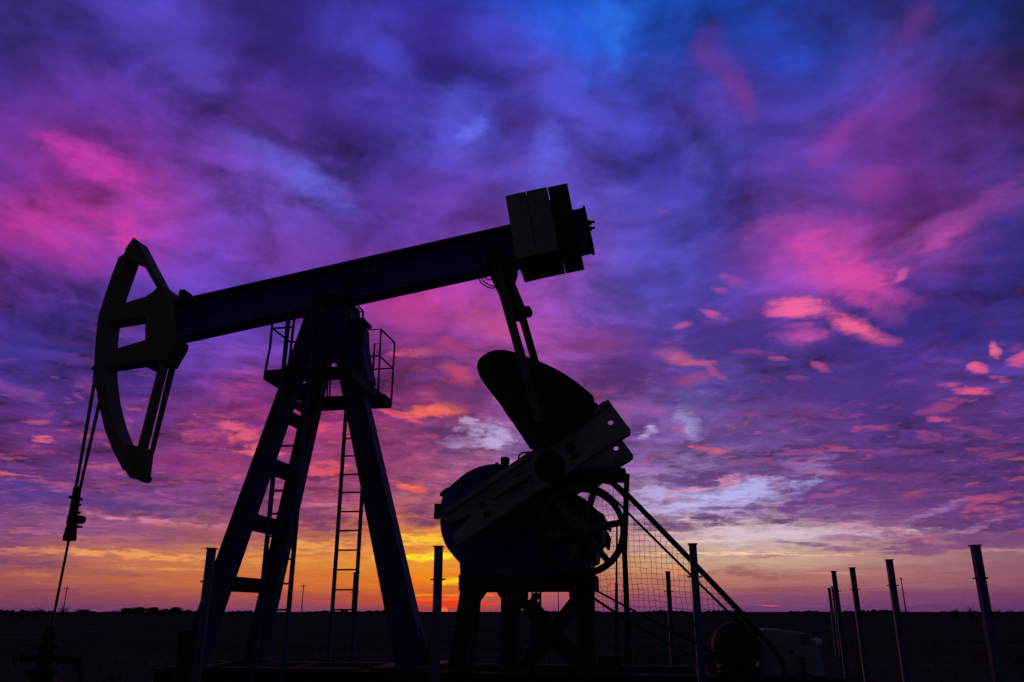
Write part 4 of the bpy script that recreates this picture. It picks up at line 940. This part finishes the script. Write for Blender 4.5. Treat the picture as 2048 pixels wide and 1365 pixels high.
for x, y, r in ((1000, 1046, .42), (1110, 1050, .3), (1164, 1061, .2)):
    c = q(x, y, n2); MB().lathe([(r, -.02), (r, .1), (r * .8, .12), (r * .8, .14), (r * .3, .16)], (c[0], n2, c[1]), (0, -1, 0), 28).build('bearing_cap', 'blue', gbo, smooth=True)

# ---- belt wheel
CW = q(1163, 1061, -.95); yw = -.95
wh = empty('belt_wheel'); wh.parent = pump
MB().ring((CW[0], yw, CW[1]), (0, 1, 0), .725, .63, .24).build('rim', 'dark', wh, smooth=True)
MB().lathe([(.11, -.17), (.14, -.15), (.14, .15), (.11, .17)], (CW[0], yw, CW[1]), (0, 1, 0), 24).build('hub', 'dull', wh, smooth=True)
for k in range(6):
    a = R(10 + 60 * k); d = Vector((math.cos(a), 0, math.sin(a))); b = Vector((CW[0], yw, CW[1]))
    MB().bar(b + d * .12, b + d * .64, .14, .07, (0, 1, 0), .10, .06).build('spoke', 'dull', wh, .01)
MB().lathe([(.06, 0), (.06, .6)], (CW[0], yw, CW[1]), (0, 1, 0), 16).build('shaft', 'dark', wh)

# ---- gearbox stand
gs = empty('gearbox_stand'); gs.parent = pump
a, b = q(918, 1132, -.6), q(1190, 1181, -.6)
m = MB(); m.box(((a[0] + b[0]) / 2, 0, (q(1000, 1150, -.6)[1] + b[1]) / 2), (b[0] - a[0], 1.2, q(1000, 1150, -.6)[1] - b[1])); m.build('top_frame', 'black', gs, .01)
m = MB(); m.prism(qs([(918, 1150), (923, 1150), (923, 1177), (918, 1177)], -.6), -.63, -.4); m.build('bracket', 'black', gs)
ZT = b[1] + .01
nL = [(q(920, 1181, -.6)[0], q(897, 1335, -.6)[0]), (q(1002, 1200, -.6)[0], q(1000, 1335, -.6)[0]), (q(1154, 1200, -.6)[0], q(1154, 1335, -.6)[0])]
fR = [(q(963, 1204, .6)[0], q(952, 1320, .6)[0]), (q(1043.6, 1209, .6)[0], q(1043, 1320, .6)[0]), (q(1190, 1190, .6)[0], q(1190, 1320, .6)[0])]
for (t0, b0), (t1, b1) in zip(nL, fR):
    w = .28
    MB().prism([(t0, ZT), (b0, .6), (b0 + w, .6), (t0 + w, ZT)], -.6, -.34).build('leg', 'black', gs)
    MB().prism([(t1 - w, ZT), (b1 - w, .6), (b1, .6), (t1, ZT)], .34, .6).build('leg', 'black', gs)
m = MB()
m.prism(qs([(940, 1180), (981, 1180), (962, 1206), (940, 1206)], .6), .45, .48)
m.prism(qs([(1030, 1180), (987.5, 1180), (1003, 1203), (1030, 1203)], -.6), -.48, -.45)
m.prism(qs([(1020, 1180), (1058, 1180), (1059, 1196), (1042, 1212), (1020, 1212)], .6), .45, .48)
m.prism(qs([(1180, 1180), (1136, 1180), (1137, 1195), (1155, 1203), (1180, 1203)], -.6), -.48, -.45)
m.each('gusset', 'black', gs)
for yy in (-.5, .5):
    for A, B in (((1040, 1198), (1158, 1340)), ((1160, 1188), (1040, 1340))):
        p0, p1 = q(*A, -.55), q(*B, -.55); o_ = .05 if A[0] < 1100 else 0
        MB().bar((p0[0], yy + o_, p0[1]), (p1[0], yy + o_, p1[1]), .17, .04, (0, 1, 0)).build('diagonal_brace', 'black', gs)
c = q(1097, 1262, -.55); MB().box((c[0], -.45, c[1]), (.34, .03, .34)).build('brace_plate', 'black', gs)
hl = [circ(q(x, y, .3), .021, 8) for x, y in ((1068, 1184.5), (1077, 1184.5), (1068, 1201.5), (1077, 1201.5))]
m = MB(); m.prism(qs([(1063, 1170), (1082.5, 1170), (1083, 1290), (1063, 1290)], .3), .28, .32, hl); m.build('hanger_plate', 'black', gs)

# ------------------------------------------------------------------ belts, guard, motor
def local_thing(name, label, cat):
    t = empty(name, (OX, OY, 0), -PSI); tag(t, label, cat); return t
CP = q(1480, 1296, -.95); RP = .26
bl = local_thing('drive_belt', 'pair of dark drive belts running from the spoked wheel down to the motor', 'belt')
dv = Vector((CP[0] - CW[0], CP[1] - CW[1])); D = dv.length; base = math.atan2(dv.y, dv.x); off = math.acos((.735 - RP) / D)
for yy in (-1.0, -.9):
    m = MB(); pts = []
    a1, a2 = base + off, base - off
    for k in range(25):
        t = a1 + (2 * math.pi - 2 * off) * k / 24; pts.append((CW[0] + .737 * math.cos(t), yy, CW[1] + .737 * math.sin(t)))
    for k in range(13):
        t = a2 + 2 * off * k / 12; pts.append((CP[0] + RP * math.cos(t), yy, CP[1] + RP * math.sin(t)))
    pts.append(pts[0]); m.tube(pts, .018, 6, False); m.build('belt', 'rubber', bl)

gd = local_thing('belt_guard', 'tall slanted belt guard of dark pipes hung with square wire net', 'guard')
yg = -.72
m = MB(); m.tube([q3(1254, 948, yg), q3(1252, 1010, yg), q3(1249, 1104, yg), q3(1253, 1200, yg), q3(1257, 1350, yg)], .045, 8); m.build('mast', 'dark', gd)
m = MB(); m.tube([q3(1234, 1045, -.5), q3(1233, 1168, -.5)], .018, 6); m.tube([q3(1233, 1166, -.5), q3(1233, 1345, -.5)], .028, 6); m.each('mast', 'dark', gd)
m = MB(); m.tube([q3(1205, 962, yg), q3(1225, 966, yg), q3(1255, 990, yg), q3(1380, 1119, yg), q3(1500, 1245, yg), q3(1518, 1266, yg), q3(1545, 1294, yg), q3(1565, 1325, yg), q3(1578, 1365, yg), q3(1583, 1400, yg)], .045, 8); m.build('top_rail', 'dark', gd)
m = MB(); m.tube([q3(1195, 958, -1.12), q3(1215, 963, -1.12), q3(1240, 985, -1.12), q3(1250, 996, -1.12)], .02, 6); m.build('guard_strap', 'dark', gd)
for yy in (-1.1, -.75):
    m = MB(); m.tube([q3(1180, 1192, yy), q3(1225, 1222, yy), q3(1340, 1290, yy), q3(1460, 1350, yy)], .024, 6); m.build('lower_rail', 'dark', gd)
m = MB(); m.prism(qs([(1120, 936), (1240, 938), (1251, 942), (1253, 948), (1253.5, 964), (1207, 963), (1189, 976), (1120, 992)], -.85), -1.0, -.7); m.build('top_plate', 'black', gd)
m = MB(); m.tube([q3(1238, 946, -.8), q3(1243, 938, -.8), q3(1249, 938, -.8), q3(1251, 948, -.8)], .018, 6); m.build('hook', 'dark', gd)
# wire net
def inside(pt, poly):
    x, y = pt; c_ = False; j = len(poly) - 1
    for i in range(len(poly)):
        if (poly[i][1] > y) != (poly[j][1] > y) and x < (poly[j][0] - poly[i][0]) * (y - poly[i][1]) / (poly[j][1] - poly[i][1]) + poly[i][0]: c_ = not c_
        j = i
    return c_
yk = -.62
NP = qs([(1140, 1000), (1180, 968), (1222, 968), (1254, 992), (1380, 1123), (1498, 1246), (1500, 1262), (1140, 1262)], yk)
rn = random.Random(4); nt_ = MB(); st_ = .086
x0 = min(p[0] for p in NP); x1 = max(p[0] for p in NP); z0 = min(p[1] for p in NP); z1 = max(p[1] for p in NP)
nx, nz = int((x1 - x0) / st_) + 1, int((z1 - z0) / st_) + 1
mastx = q(1254, 1000, yk)[0]
def node(i, k):
    X, Z = x0 + i * st_, z0 + k * st_; j = .012 if X > mastx else .03
    rr = random.Random(i * 131 + k); s = .05 * math.sin(X * 2.1) * math.sin(Z * 1.7)
    return (X + rr.uniform(-j, j) + .03 * math.sin(Z * 2.3 + X), yk + s, Z + rr.uniform(-j, j) + .03 * math.sin(X * 2.6))
for i in range(nx + 1):
    for k in range(nz + 1):
        p = node(i, k)
        for di, dk in ((1, 0), (0, 1)):
            o_ = node(i + di, k + dk); mid = ((p[0] + o_[0]) / 2, (p[2] + o_[2]) / 2)
            if inside(mid, NP) and rn.random() > .015: nt_.tube([p, o_], .0031, 3, False)
nt_.build('wire_net', 'net', gd)

mt = local_thing('electric_motor', 'dark finned electric motor at the foot of the belt guard', 'motor')
m = MB(); m.lathe([(.2, -.18), (RP, -.16), (RP - .05, -.06), (RP - .05, .06), (RP, .16), (.2, .18)], (CP[0], -.95, CP[1]), (0, 1, 0), 28); m.build('pulley', 'black', mt, smooth=True)
prof = [(.12, 0), (.3, .03), (.33, .1)]
for k in range(12): prof += [(.33, .12 + .05 * k), (.36, .13 + .05 * k), (.36, .15 + .05 * k), (.33, .16 + .05 * k)]
prof += [(.31, .76), (.2, .8)]
MB().lathe(prof, (CP[0], -.70, CP[1]), (0, 1, 0), 32).build('body', 'dark', mt)
MB().box((CP[0], -.3, (CP[1] - .3 + .6) / 2), (.6, .7, max(.1, CP[1] - .3 - .6))).build('mount', 'dark', mt, .01)
c = q(1483, 1268, -.6); MB().box((c[0], -.45, c[1] - .02), (.36, .3, .2)).build('terminal_box', 'black', mt, .01)

cv = local_thing('motor_cabinet', 'pale rounded metal cabinet standing right of the motor', 'cabinet')
cl = qs([(1522, 1263), (1530, 1258), (1560, 1259), (1600, 1264), (1616, 1268), (1628, 1280), (1638, 1300), (1648, 1335), (1654, 1372), (1656, 1405), (1520, 1405)], -.35)
MB().prism(cl, -.35, .35).build('body', 'pale', cv, .03)
c = q(1611, 1278, -.36); MB().box((c[0], -.37, c[1]), (.13, .03, .13)).build('name_plate', 'blue', cv)
c = q(1583, 1303, -.36); MB().lathe([(.03, 0), (.03, .05), (.0, .06)], (c[0], -.35, c[1]), (0, -1, 0), 10).build('knob', 'black', cv)
c = q(1606, 1335, -.36); MB().box((c[0], -.37, c[1]), (.06, .05, .3)).build('handle', 'black', cv, .01)
c = q(1630, 1285, -.2); MB().lathe([(.0, -.075), (.045, -.06), (.07, -.02), (.07, .02), (.045, .06), (.0, .075)], (c[0] + .02, -.3, c[1]), (0, 1, 0), 16).build('lamp_globe', 'white', cv, smooth=True)
jb = local_thing('junction_box', 'small black box on the slab beside the gearbox stand', 'box')
c = q(1220, 1316, -.7); m = MB(); m.box((c[0], -.5, c[1] - .25), (.36, .4, .5)); m.build('body', 'black', jb, .01)
MB().box((c[0], -.5, c[1] + .012), (.42, .46, .03)).build('lid', 'black', jb)

# ------------------------------------------------------------------ bridle, rod and wellhead
br = local_thing('bridle_cable', 'wire rope bridle and polished rod hanging from the horsehead', 'cable')
xr = q(191, 735, n_)[0] - .035
zc = q(152, 1000, 0)[1]; xc = q(150, 1000, 0)[0]
for yy in (-.15, .15):
    for dx_ in (0, .05):
        m = MB(); pts = [(p[0] - .035 + dx_ * .3, yy + dx_, p[1]) for p in outer[3:9]] + [(xr + dx_ * .5, yy * .9 + dx_ * .5, 5.9), (xc + dx_ * .6, yy * .35, zc)]
        m.tube(pts, .017, 6); m.build('rope', 'rope', br)
def X_(y, x): return q(x, y, 0)
m = MB(); a, b = q(155, 975, 0), q(143, 1052, 0); m.tube([(a[0], 0, a[1]), (b[0], 0, b[1])], .075, 10, r2=.095); m.build('socket', 'black', br)
m = MB(); c = q(147, 1040, 0); MB().box((c[0], 0, c[1]), (.22, .12, .17)).build('carrier_bar', 'black', br, .01); 
for x, y, w, h in ((145, 995, .12, .05), (159, 999, .08, .05), (157, 1010, .07, .04), (155, 1026, .08, .05), (158, 1054, .10, .04)):
    p = q(x, y, 0); m.box((p[0], 0, p[1]), (w, .08, h))
m.each('clip', 'black', br)
c = q(161, 1040, 0); MB().lathe([(.05, -.07), (.08, -.06), (.08, .06), (.05, .07)], (c[0], 0, c[1]), (0, 1, 0), 14).build('pin', 'dark', br)
m = MB(); a, b = q(143, 1050, 0), q(139, 1079, 0); m.lathe([(.08, 0), (.10, .05), (.11, .18), (.12, .2), (.12, .3), (.05, .31)], (a[0], 0, a[1]), (b[0] - a[0], 0, b[1] - a[1]), 12); m.build('rod_clamp', 'black', br)
m = MB(); p = [q3(152, 1050, 0), q3(151, 1066, 0), q3(150, 1080, 0)]; m.tube(p, .03, 6, r2=.012); m.build('lock_pin', 'dark', br)
xw = q(108, 1222, 0)[0]; m = MB(); m.tube([q3(138.5, 1076, 0), (xw, 0, .9)], .024, 8); m.build('polished_rod', 'rope', br)
wl = local_thing('wellhead', 'dark wellhead with valves under the polished rod', 'wellhead')
wl.location = (OX + xw * XA[0], OY + xw * XA[1], 0)
MB().lathe([(.26, -.1), (.26, .2), (.34, .2), (.34, .28), (.2, .28), (.2, .42), (.3, .42), (.3, .5), (.13, .52), (.13, .85), (.2, .85), (.2, .93), (.09, .95), (.11, 1.0), (.11, 1.12), (.07, 1.16), (.07, 1.22), (.03, 1.23)], (0, 0, 0), (0, 0, 1), 20).build('casing', 'black', wl)
m = MB(); m.tube([(-.5, 0, .68), (.5, 0, .68), (.68, 0, .64), (.78, 0, .5), (.8, 0, .2), (.8, 0, -.1)], .065, 8); m.build('flow_line', 'black', wl)
MB().ring((-.56, 0, .68), (1, 0, 0), .15, .125, .025, 24).build('valve_wheel', 'dark', wl)
sb2 = local_thing('pipe_stub', 'short dark capped pipe stub standing left of the tower foot', 'pipe')
c = q(377, 1260, -1.9); sb2.location = (OX + c[0] * XA[0] - 1.9 * YA[0], OY + c[0] * XA[1] - 1.9 * YA[1], 0)
m = MB().lathe([(.13, -.1), (.13, c[1] - .1), (.16, c[1] - .1), (.16, c[1] - .03), (.12, c[1]), (.0, c[1] + .02)], (0, 0, 0), (0, 0, 1), 18).build('pipe', 'black', sb2)
